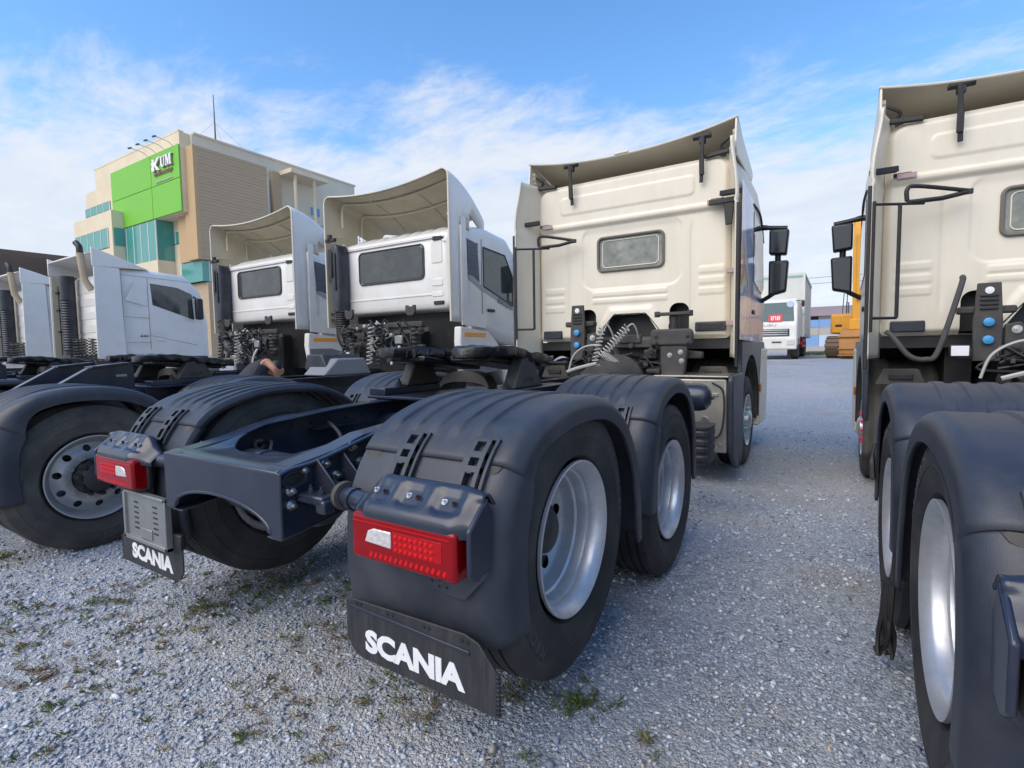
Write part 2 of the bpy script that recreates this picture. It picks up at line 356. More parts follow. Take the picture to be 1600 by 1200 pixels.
def wheel(parent, kind, x, y, z, side):
    "kind: dish (outer of a pair), inner, hub (hub-reduction drive wheel), front"
    key = kind
    if key not in WHEELS:
        col = {'hub': RIMG}.get(kind, RIM)
        rim = MB()
        if kind in ('dish', 'inner'):
            rim.lathe([(.105, .272), (.118, .286), (.125, .2985), (.138, .2985), (.140, .293), (.132, .284), (.118, .272), (.112, .268), (.104, .262), (.070, .260), (.064, .251), (.056, .249), (.018, .247), (.010, .239), (-.01, .237), (-.04, .236), (-.05, .232)], n=72)
            disc(rim, -.062, .10, .232, 10, .027, .188, lambda r: -.012*math.cos((r-.1)/.132*math.pi))
            rim.lathe([(-.074, .10), (-.062, .09), (-.062, .0)], n=36)
            rim.lathe([(-.14, .29), (-.12, .2985), (-.118, .272), (-.1, .26)], n=48)
        else:
            rim.lathe([(.06, .262), (.112, .272), (.125, .286), (.130, .2985), (.143, .2985), (.145, .292), (.135, .280), (.09, .262), (.07, .255), (.06, .245)], n=72)
            disc(rim, .06, .13, .245, 10, .024, .208, lambda r: .03*sm(.245, .17, r))
            rim.lathe([(-.14, .29), (-.12, .2985), (-.118, .272), (.05, .26)], n=48)
        parts = {'rim': (rim, col)}
        ty = MB(); tyre_mesh(ty, 0, .29, .52)
        if kind == 'hub':
            hb = MB().lathe([(.06, .125), (.12, .122), (.17, .112), (.20, .095), (.215, .06), (.22, .0)], n=40)
            for k in range(10):
                a = k*math.pi/5; hb.obox((.15, math.cos(a)*.118, math.sin(a)*.118), (.10, .02, .03), (a, 0, 0))
        elif kind == 'front':
            hb = MB().lathe([(.07, .14), (.10, .12), (.16, .11), (.18, .08), (.19, 0)], n=32)
        else:
            hb = MB().lathe([(-.075, .098), (-.03, .095), (.01, .085), (.02, .07), (.025, 0)], n=32)
        nuts = []
        for k in range(10):
            a = (k+.5)*math.pi/5; rr = .15 if kind in ('hub', 'front') else .125
            q = MB(); x0 = .075 if kind in ('hub', 'front') else -.078
            h = .085 if kind == 'front' else .04
            q.cyl((x0, math.cos(a)*rr, math.sin(a)*rr), (x0+.012, math.cos(a)*rr, math.sin(a)*rr), .022)
            q.cyl((x0+.012, math.cos(a)*rr, math.sin(a)*rr), (x0+h, math.cos(a)*rr, math.sin(a)*rr), .016, n=6)
            nuts.append(q)
        WHEELS[key] = (rim, col, ty, hb, nuts, arc_text('MICHELIN', .428, .040, .1445, .112, (1.9, 5.0)) if kind in ('dish', 'hub') else None)
    rim, col, ty, hb, nuts, tx = WHEELS[key]
    M = Matrix.Translation((x, y, z)) @ Matrix.Rotation(0 if side > 0 else math.pi, 4, 'Z') @ Matrix.Rotation(random.uniform(0, 6.28), 4, 'X')
    def inst(nm, mb, mt, par, ck):
        if ck in CACHE:
            o = bpy.data.objects.new(nm, CACHE[ck]); COL.objects.link(o); o.parent = par
        else:
            o = mb.build(nm, mt, par); CACHE[ck] = o.data
        return o
    wo = inst('wheel', rim, col, parent, key+'r'); wo.matrix_local = M
    inst('tyre', ty, RUBBERD if kind == 'hub' else RUBBER, wo, key+'t')
    if tx: inst('lettering', tx, RUBBERL, wo, key+'x')
    if kind != 'inner':
        inst('hub', hb, BLACK if kind == 'hub' else (RIM if kind == 'front' else CAST), wo, key+'h')
        for k, q in enumerate(nuts):
            inst('wheel_nut', q, TEALP if kind == 'front' else (BOLT if kind == 'hub' else CAST), wo, key+'n%d' % k)
    return wo
CACHE = {}

# ------------------------------------------------------------------ mudguards
class Guard:
    def __init__(s, pts, xin=.60, xout=1.26, side=1, n=10, rnd=.10):
        s.P = catmull(pts, n); s.side = side; s.xin, s.xout, s.rnd = xin, xout, rnd
        s.A = [0]
        for a, b in zip(s.P, s.P[1:]): s.A.append(s.A[-1]+math.hypot(b[0]-a[0], b[1]-a[1]))
        s.len = s.A[-1]; s.tsoft = s.t_of(1.0)-.1
    def at(s, x, t, n):
        t = min(max(t, 0), s.len); i = 0
        while i < len(s.A)-2 and s.A[i+1] < t: i += 1
        def nrm(i):
            a = s.P[max(i-1, 0)]; b = s.P[min(i+1, len(s.P)-1)]; d = math.hypot(b[0]-a[0], b[1]-a[1]); return (-(b[1]-a[1])/d, (b[0]-a[0])/d)
        k = (t-s.A[i])/max(1e-9, s.A[i+1]-s.A[i]); a, b = s.P[i], s.P[i+1]; n0, n1 = nrm(i), nrm(i+1)
        ny, nz = n0[0]*(1-k)+n1[0]*k, n0[1]*(1-k)+n1[1]*k
        return Vector((s.side*x, a[0]+(b[0]-a[0])*k+ny*n, a[1]+(b[1]-a[1])*k+nz*n))
    def t_of(s, z, first=True):
        r = range(len(s.P)-1) if first else range(len(s.P)-2, -1, -1)
        for i in r:
            z0, z1 = s.P[i][1], s.P[i+1][1]
            if (z0-z)*(z1-z) <= 0 and z0 != z1: return s.A[i]+(s.A[i+1]-s.A[i])*(z-z0)/(z1-z0)
        return 0
    def sheet(s, name, parent, t0, t1, off=0, rib=None, mt=None, nt=44):
        rows = []
        for t in lin(t0, t1, nt):
            row = []
            rd = s.rnd+(.052-s.rnd)*sm(s.tsoft, s.tsoft+.35, t)
            lip = .045+.02*sm(s.tsoft+.3, s.tsoft, t)
            prof = [(s.xin, -.04), (s.xin, -.015), (s.xin+.01, 0)]+[(x, 0) for x in lin(s.xin+.02, s.xout-rd, 104 if rib else 6)]
            prof += [(s.xout-rd+rd*math.sin(a), -rd*.9*(1-math.cos(a))) for a in lin(.12, math.pi/2, 12)]+[(s.xout, -rd*.9-lip*.5), (s.xout, -rd*.9-lip), (s.xout-.012, -rd*.9-lip-.004)]
            for x, n in prof:
                d = 0
                if rib and n == 0:
                    a, b = rib
                    k = sm(a, a+.008, t)*sm(b, b-.008, t)
                    w = (s.xout-s.xin-.10-.08)/5; q = (x-s.xin-.05)/w; fr = q-math.floor(q)
                    if 0 <= q < 5: d = .009*k*sm(.0, .05, fr)*sm(.50, .45, fr)
                row.append(s.at(x, t, n+off+d))
            rows.append(row)
        if rib: nt2 = nt
        return MB().rings(rows, closed=False).build(name, mt or PLASTIC, parent, smooth=50, solid=.006)
    def latch(s, parent, x, t0, t1):
        mb = MB(); w = .034
        def bar(x0, x1, a, b, n0, n1):
            k = 6; rs = []
            for t in lin(a, b, k): rs.append([s.at(x0, t, n0), s.at(x1, t, n0), s.at(x1, t, n1), s.at(x0, t, n1)])
            mb.rings(rs)
        bar(x-w*1.5, x-w*1.15, t0-.012, t1+.012, -.002, .014); bar(x+w*1.15, x+w*1.5, t0-.012, t1+.012, -.002, .014)
        bar(x-w*1.5, x+w*1.5, t1+.006, t1+.014, -.002, .014)
        bar(x-w, x-w*.5, t0, t1, .002, .026); bar(x+w*.5, x+w, t0, t1, .002, .026)
        for q in (0, .33, .38, .60, .66, .93): bar(x-w, x+w, t0+(t1-t0)*q, t0+(t1-t0)*q+.012, .002, .026)
        bar(x-w*.3, x+w*.3, t0+(t1-t0)*.3, t0+(t1-t0)*.33, .002, .032)
        return mb.build('latch', BLACK if False else PLASTIC, parent, bevel=.003)
REAR = [(-.572, .48), (-.588, .72), (-.55, .92), (-.42, 1.09), (-.2, 1.175), (.06, 1.198), (.30, 1.168), (.50, 1.065), (.64, .90), (.71, .70), (.745, .43)]
FRONT = [(.80, .50), (.825, .80), (.90, 1.0), (1.04, 1.125), (1.24, 1.19), (1.43, 1.20), (1.62, 1.16), (1.78, 1.05), (1.87, .90), (1.905, .72), (1.91, .48)]
def mudguards(root, lamps=True):
    for s in (1, -1):
        g = Guard(REAR, side=s); ts = g.t_of(1.03)
        lo = g.sheet('mudguard_lower_panel', root, 0, ts+.02, off=-.007, nt=22)
        top = g.sheet('mudguard', root, ts, g.len, rib=(ts+.10, g.len-.50), nt=70)
        for x in (.83, 1.12): g.latch(top, x, ts-.10, ts+.075)
        mb = MB()
        for x in (.66, 1.17):
            mb = MB()
            rs = [[g.at(x+.04*c, ts-.004, .001), g.at(x+.04*c, ts-.004-.028*math.sqrt(max(0, 1-c*c)), -.004), g.at(x+.04*c, ts-.004-.028*math.sqrt(max(0, 1-c*c)), -.010), g.at(x+.04*c, ts-.004, -.006)] for c in lin(-1, 1, 9)]
            mb.rings(rs); mb.build('seam_tab', DUSTY, top)
        g2 = Guard(FRONT, side=s); t2 = g2.t_of(1.0); t3 = g2.t_of(.98, False)
        g2.sheet('mudguard_lower_panel', root, 0, t2+.02, off=-.007, nt=18)
        top2 = g2.sheet('mudguard', root, t2, g2.len, rib=(t2+.12, g2.len-.50), nt=64)
        for x in (.80, 1.08): g2.latch(top2, x, t2-.09, t2+.06)

# ------------------------------------------------------------------ frame and axles
def rails(root, y1=5.4, tail=True):
    for s in (1, -1):
        prof = [(-.70, .955), (-.45, .99), (-.30, 1.03), (.1, 1.06), (.4, 1.07), (y1, 1.07), (y1, .80), (.2, .80), (-.2, .775), (-.70, .715)]
        mb = MB().prism(prof, 'x', s*.385, s*.395)
        top = [p for p in prof[:6]]
        mb.rings([[(s*.396, y, z), (s*.30, y, z), (s*.30, y, z+.010), (s*.396, y, z+.010)] for y, z in top])
        mb.rings([[(s*.396, y, z), (s*.31, y, z), (s*.31, y, z-.009), (s*.396, y, z-.009)] for y, z in prof[6:][::-1]])
        mb.build('frame_rail', CHASSIS, root, bevel=.004)
    if not tail: return
    # closing crossmember: dished rear plate with an arched lower edge, and the horseshoe top plate
    P = [(-.42, .95), (-.40, .965), (.40, .965), (.42, .95), (.42, .72), (.36, .715)]+[(.33*math.cos(a), .74+.085*math.sin(a)) for a in lin(.1, math.pi-.1, 14)]+[(-.36, .715), (-.42, .72)]
    rear = MB().prism(P, 'y', -.712, -.700).build('rear_crossmember', CHASSIS, root, bevel=.005)
    MB().rings([[(.36*math.cos(a), -.716, .73+.105*math.sin(a)), (.335*math.cos(a), -.7165, .735+.088*math.sin(a)), (.33*math.cos(a), -.70, .735+.085*math.sin(a)), (.36*math.cos(a), -.70, .73+.105*math.sin(a))] for a in lin(0, math.pi, 24)]).build('pressed_rib', CHASSIS, rear, bevel=.004)
    def keep(u, v): return max(rbox(u, v, 0, .40, .325, .955, .27), -1)
    def mp(u, v):
        z = .966+.085*sm(-.66, -.10, v)-.012*sm(.30, .18, abs(u))*sm(-.7, -.5, v)
        if v < -.66: z -= (-.66-v)*.25
        return (u, v, z)
    hs = MB().grid(arange(-.42, .42, .02), arange(-.712, -.02, .02), keep, mp).build('horseshoe_plate', CHASSIS, root, solid=.012, bevel=.004)
    # corner relief hole liners and bolts
    for s in (1, -1):
        q = MB()
        pts = [Vector((s*(.40+.002), -.64+.05*math.cos(a), .925+.028*math.sin(a))) for a in lin(0, 2*math.pi, 20)]
        q.tube(pts, .008, 6); q.build('corner_hole_lip', CHASSIS, root)
        q = MB().lathe([(0, .0), (0, .045)], (s*.4005, -.64, .925), (s, 0, 0), 20, False)
        q.build('corner_hole', BLACK, root, M=Matrix.Translation((s*.4005, -.64, .925)) @ Matrix.Diagonal((1, 1, .6, 1)) @ Matrix.Translation((-s*.4005, .64, -.925)))
        for y, z in ((-.60, .95), (-.655, .885), (-.655, .83), (-.50, .955), (-.37, 1.0), (-.45, .90), (-.33, .93), (-.1, .98)):
            MB().bolt((s*.396, y, z), (s, 0, 0), .014, .018).build('bolt', BOLT, root)
        for y in (.25, .55, .85, 1.6, 2.0): MB().bolt((s*.396, y, 1.02), (s, 0, 0), .012, .014).build('bolt', CHASSIS, root)
        # bolts on the inner web
        q = MB()
        for k in range(5): q.bolt((-s*.0+s*.384, -.1+.12*k, 1.0), (-s, 0, 0), .009, .010)
        q.box(s*.30, s*.384, .0, .30, .965, .972); q.build('rail_bracket', CHASSIS, root)
    for y in (.55, 1.8, 2.6, 3.4):
        MB().cyl((-.384, y, .93), (.384, y, .93), .07, n=16).build('crossmember', CHASSIS, root)
    # wiring loops inside the tail and at the rail
    MB().tube(catmull([(-.37, -.30, .93), (-.30, -.28, .95), (-.18, -.36, .93), (-.1, -.45, .86)], 8), .008).build('cable', BCABLE, root)
    MB().tube(catmull([(-.36, .1, 1.0), (-.25, .05, .99), (-.12, .0, .94), (-.05, -.1, .88)], 8), .010).build('cable', BCABLE, root)
    MB().lathe([(0, .03), (.02, .03), (.02, .015), (0, .015)], (-.383, -.3, .93), (1, 0, 0), 16).build('grommet', DUSTY, root)
    for s in (1, -1):
        MB().lathe([(0, .027), (.014, .027), (.014, .014), (0, .014)], (s*.396, -.27, .965), (s, 0, 0), 16).build('grommet', DUSTY, root)
        MB().tube(catmull([(s*.40, -.27, .965), (s*.43, -.29, .93), (s*.44, -.33, .88), (s*.46, -.36, .85)], 8), .009).build('cable', BCABLE, root)
    # round tank under the tail with its strap
    MB().lathe([(-.33, .0), (-.33, .08), (-.30, .125), (-.26, .14), (.26, .14), (.30, .125), (.33, .08), (.33, 0)], (0, -.42, .80), (1, 0, 0), 32).build('air_tank', BLACK, root)
    for x in (-.12, .16): MB().lathe([(-.018, .141), (-.018, .146), (.018, .146), (.018, .141)], (x, -.42, .80), (1, 0, 0), 32).build('tank_strap', CHASSIS, root)
def axles(root, lift, kinds=('dish', 'dish'), fy=4.74):
    for y, z, k in ((0, .52+lift, kinds[0]), (1.355, .52, kinds[1])):
        MB().cyl((-.80, y, z), (.80, y, z), .075, n=16).build('axle', BLACK, root)
        for s in (1, -1):
            wheel(root, k, s*1.10, y, z, s); wheel(root, 'inner', s*.765, y, z, s)
            # air spring above the axle
            MB().lathe([(0, .0), (0, .12), (.03, .135), (.06, .12), (.09, .135), (.12, .12), (.12, 0)], (s*.30, y-.12, .72+.0), (0, 0, 1), 20).build('air_spring', BLACK, root)
    MB().lathe([(-.22, .0), (-.2, .12), (-.1, .2), (.1, .2), (.2, .12), (.22, 0)], (0, 1.355, .56), (1, 0, 0), 24).build('differential', CAST, root)
    MB().cyl((-.9, fy, .52), (.9, fy, .52), .06, n=12).build('axle', BLACK, root)
    for s in (1, -1): wheel(root, 'front', s*1.06, fy, .52, s)

# ------------------------------------------------------------------ fifth wheel coupling
def fifth_wheel(root, y=.95, z=1.375, tilt=-7):
    base = MB()
    P = [(-.56, 1.115), (.56, 1.115), (.56, 1.105)]
    base.box(-.50, .50, y-.42, y+.48, 1.084, 1.104)
    for s in (-1, 1):
        base.box(s*.36, s*.50, y-.40, y+.46, 1.104, 1.15)
    b = base.build('mounting_plate', CHASSIS, root, bevel=.006)
    for s in (-1, 1):     # corrugated lower edge of the plate
        pr = [(y-.42, 1.083), (y+.48, 1.083)]
        yy = y+.48
        for k in range(4):
            pr += [(yy-.03, 1.03), (yy-.07, 1.02), (yy-.10, 1.065), (yy-.19, 1.065)]; yy -= .20
        pr += [(y-.42, 1.03)]
        MB().prism(pr, 'x', s*.405, s*.42).build('plate_skirt', CHASSIS, b, bevel=.003)
        MB().prism([(y-.17, 1.151), (y+.17, 1.151), (y+.06, 1.345), (y-.06, 1.345)], 'x', s*.38, s*.47).build('pedestal', CAST, b, bevel=.012, seg=3)
        text('lettering', 'JOST', CAST, b, frame_m((s*.4705, y, 1.20), (0, s, 0), (0, 0, 1)), .13, .04, .004, .02)
        for dy in (-.2, .2):
            MB().bolt((s*.43, y+dy, 1.151), (0, 0, 1), .018, .03).build('bolt', BLACK, b)
    MB().rings([[(x, y-.05, 1.16+.09*math.sqrt(max(0, 1-(x/.2)**2))), (x, y+.05, 1.16+.09*math.sqrt(max(0, 1-(x/.2)**2))), (x, y+.05, 1.13+.05*math.sqrt(max(0, 1-(x/.2)**2))), (x, y-.05, 1.13+.05*math.sqrt(max(0, 1-(x/.2)**2)))] for x in lin(-.2, .2, 15)]).build('yoke', CAST, b)
    # greased top plate with its entry slot, tilted to the rear
    def out(u, v):
        d = -rbox(u, v, 0, 0, .475, .44, .16)
        d = min(d, max(abs(u)-.045-max(0, -v-.02)*.42, v-.03)) if True else d
        e = math.hypot(u, v-.03)-.05
        return min(d, e) if v > -.02 else d
    rnd = random.Random(3)
    ph = [rnd.uniform(0, 6) for _ in range(8)]
    def bumpy(u, v): return .005*math.sin(31*u+ph[0]+3*math.sin(9*v))+.004*math.sin(23*v+ph[1]+2*math.sin(17*u))+.003*math.sin(61*u+47*v)
    T = Matrix.Translation((0, y, z)) @ Matrix.Rotation(R(tilt), 4, 'X')
    us = arange(-.48, .48, .02); vs = arange(-.46, .46, .02)
    tp = MB().grid(us, vs, out, lambda u, v: T @ Vector((u, v, bumpy(u, v)+.012*sm(.0, -.4, v)*0-.030*sm(-.25, -.44, v))))
    plate = tp.build('fifth_wheel', GREASE, root, solid=.055, off=-1, bevel=.006)
    sk = MB()
    for s in (-1, 1): sk.box(s*.10, s*.40, -.30, .30, -.095, -.056)
    sk.build('skirt_casting', GREASE, plate, M=T, bevel=.01)
    # clots of grease hanging off the edge
    q = MB()
    for k in range(26):
        a = rnd.uniform(0, 6.28); u, v = .46*math.cos(a), .42*math.sin(a)
        q.cyl(T @ Vector((u*.96, v*.96, -.03)), T @ Vector((u*.97, v*.97, -.05-rnd.uniform(.005, .03))), .014, .004, 6)
    tag(q.build('grease_clots', GREASE, plate), kind='stuff')
    MB().tube(catmull([T @ Vector(p) for p in ((.1, .2, -.06), (.42, .22, -.05), (.60, .25, -.05), (.62, .20, -.05))], 6), .010).build('release_handle', BLACK, plate)

# ------------------------------------------------------------------ tail of the lorry: lamps, brackets, flaps
def tail_gear(root):
    for s in (1, -1):
        def X(x): return s*x
        # two gusset plates and the arm that carries the lamp bracket
        for y in (-.555, -.43):
            P = [(.396, .975), (.42, .985), (.52, .895), (.535, .84), (.396, .84)]
            MB().prism([(X(a), b) for a, b in P], 'y', y, y+.008).build('gusset', CHASSIS, root, bevel=.002)
        arm = MB().cyl((X(.43), -.50, .862), (X(.56), -.55, .866), .034, n=18).build('lamp_arm', CHASSIS, root)
        MB().cyl((X(.565), -.552, .866), (X(.80), -.60, .868), .036, n=20).build('lamp_tube', CHASSIS, arm)
        MB().lathe([(-.012, .036), (-.012, .052), (.012, .052), (.012, .036)], (X(.575), -.555, .866), (s*1, -.2, 0), 24).build('clamp_ring', DUSTY, arm)
        MB().lathe([(-.012, .036), (-.012, .041), (.012, .041), (.012, .036)], (X(.64), -.568, .867), (s*1, -.2, 0), 24).build('collar', CHASSIS, arm)
        lug = MB().obox((X(.47), -.60, .855), (.15, .07, .035)); lug.obox((X(.53), -.61, .835), (.05, .05, .05))
        lug.build('lug_block', CHASSIS, arm, bevel=.008)
        for x in (.44, .50): MB().bolt((X(x), -.60, .873), (0, 0, 1), .011, .016).build('bolt', CHASSIS, arm)
        # pressed steel bracket with three pockets
        PR = [(-.56, .955), (-.585, .982), (-.605, .980), (-.668, .922), (-.688, .905), (-.695, .89), (-.695, .862), (-.685, .856)]
        A = [0]
        for a, b in zip(PR, PR[1:]): A.append(A[-1]+math.hypot(b[0]-a[0], b[1]-a[1]))
        def pp(v):
            i = 0
            while i < len(A)-2 and A[i+1] < v: i += 1
            k = (v-A[i])/(A[i+1]-A[i]); a, b = PR[i], PR[i+1]; return a[0]+(b[0]-a[0])*k, a[1]+(b[1]-a[1])*k
        def mp(u, v):
            y, z = pp(v); d = 0
            for c in (.845, .985, 1.125):
                d = max(d, sm(.012, -.012, rbox(u, v, c, .102, .048, .040, .02)))
            e = sm(1.16, 1.235, u); k = sm(.84, .73, u)
            y += .030*e*sm(.06, .12, v); z -= .014*d+.02*e*(1-sm(0, .1, v))
            y = y*(1-k)+(-.60+(y+.62)*.5)*k; z = z*(1-k)+(.872+(z-.91)*.45)*k
            return (X(u), y-.0*d, z)
        br = MB().grid(arange(.72, 1.235, .012), arange(0, A[-1], .010), None, mp).build('lamp_bracket', CHASSIS, root, solid=.008, off=0, smooth=45)
        for c in (.845, .985, 1.125):
            y, z = pp(.10)
            for dx in (-.015, .02): MB().bolt((X(c+dx), y, z-.010), (0, -.66, .74), .007, .008).build('bolt', BOLT if dx < 0 else BLACK, br)
        MB().prism([(-.69, .89), (-.60, .965), (-.575, .90), (-.585, .76), (-.655, .735), (-.69, .76)], 'x', X(1.222), X(1.238)).build('bracket_cheek', CHASSIS, br, bevel=.006)
        # backing plate with little drilled holes below the lamp
        MB().prism([(X(.80), .70), (X(.86), .665), (X(1.10), .635), (X(1.15), .64), (X(1.235), .735), (X(1.235), .88), (X(.77), .88)], 'y', -.603, -.597).build('lamp_back_plate', PLASTIC, br, bevel=.003)
        q = MB()
        for x, z in ((.82, .715), (.87, .70), (1.02, .672), (1.05, .68), (1.08, .662), (1.05, .66), (1.10, .685), (1.0, .69), (1.12, .70)): q.cyl((X(x), -.606, z), (X(x), -.6035, z), .004, n=8)
        tag(q.build('drilled_holes', BLACK, br), kind='stuff')
        # tail lamp
        P = [(-.69, 0), (-.702, 0)]
        lamp = MB().box(min(X(.772), X(1.195)), max(X(.772), X(1.195)), -.700, -.612, .733, .880).build('tail_lamp', RED, root, bevel=.014, seg=4)
        MB().box(min(X(.765), X(1.205)), max(X(.765), X(1.205)), -.640, -.606, .727, .886).build('lamp_housing', BLACK, lamp, bevel=.012)
        MB().prism([(X(.835), .795), (X(.85), .832), (X(.875), .842), (X(.948), .842), (X(.948), .790)], 'y', -.7035, -.695).build('reverse_lens', CLEAR, lamp, bevel=.004)
        MB().box(min(X(.955), X(1.145)), max(X(.955), X(1.145)), -.7012, -.699, .783, .845).build('led_field', REDM, lamp, bevel=.0008)
        q = MB()
        for i in range(8):
            for j in range(3): q.lathe([(0, .0075), (.003, .006), (.004, .003), (.0045, 0)], (X(.968+.020*i), -.7005, .792+.020*j), (0, -1, 0), 8)
        tag(q.build('led_dots', REDB, lamp), kind='stuff')
        q = MB()
        for i in range(15): q.obox((X(.86+.021*i), -.7000, .758), (.009, .002, .018), (0, s*.5, 0))
        tag(q.build('lens_bars', REDB, lamp), kind='stuff')
        MB().box(min(X(.785), X(1.175)), max(X(.785), X(1.175)), -.7025, -.699, .856, .8585).build('lens_line', REDB, lamp)
        # mud flap with pressed bar, toothed edge and lettering
        P = [(.625, .515), (.66, .527), (1.15, .540), (1.20, .525), (1.262, .455), (1.262, .318), (.70, .322), (.655, .340), (.625, .385)]
        fl = MB().prism([(X(a), b) for a, b in P], 'y', -.612, -.604).build('mud_flap', FLAP, root, bevel=.003)
        if s < 0: fl.location = (.10, 0, -.03)
        MB().prism([(X(.65), .498), (X(.65), .508), (X(1.17), .492), (X(1.17), .480)], 'y', -.6165, -.611).build('flap_bar', CHASSIS, fl, bevel=.002)
        for x in (.68, .83, .99, 1.14):
            for dx in (0, .022): MB().lathe([(0, .007), (.003, .006), (.004, 0)], (X(x+dx), -.612, .518), (0, -1, 0), 10).build('rivet', BLACK, fl)
        for k in range(10): MB().box(min(X(1.2625), X(1.273)), max(X(1.2625), X(1.273)), -.614, -.600, .322+.0135*k, .330+.0135*k).build('flap_tooth', FLAP, fl)
        text('lettering', 'SCANIA', INK, fl, frame_m((X(.935), -.6122, .396), (1, 0, 0), (0, 0, 1)), .43, .082, .0015, .05, .98)
    # number plate holder hung under the left lamp
    pl = MB().box(-1.02, -.60, -.655, -.640, .465, .70).build('plate_holder', PLATE, root, bevel=.004); pl.location = (.045, 0, .008)
    q = MB()
    for a, b, c, e in ((-1.03, -.59, .455, .475), (-1.03, -.59, .69, .705), (-1.03, -1.01, .455, .705), (-.61, -.59, .455, .705)): q.box(a, b, -.668, -.638, c, e)
    q.build('plate_frame', PLATE, pl, bevel=.003)
    for x in (-.91, -.715):
        for k in range(6): MB().box(x-.022, x+.022, -.6565, -.6545, .515+.026*k, .523+.026*k).build('plate_slot', BLACK, pl)
    MB().box(-.875, -.75, -.660, -.655, .48, .53).build('plate_latch', PLATE, pl, bevel=.004)
    MB().box(-.59, -.52, -.64, -.615, .47, .54).build('hinge_block', BLACK, pl, bevel=.006)

def coil(p0, p1, r, turns, wire, sag=0, n=10):
    p0, p1 = Vector(p0), Vector(p1); d = (p1-p0); ax = d.normalized(); u = ax.orthogonal().normalized(); w = ax.cross(u); P = []
    m = int(turns*n)
    for i in range(m+1):
        t = i/m; a = 2*math.pi*turns*t; b = p0+d*t+Vector((0, 0, -sag*4*t*(1-t)))
        P.append(b+(u*math.cos(a)+w*math.sin(a))*r)
    return MB().tube(P, wire, 5)

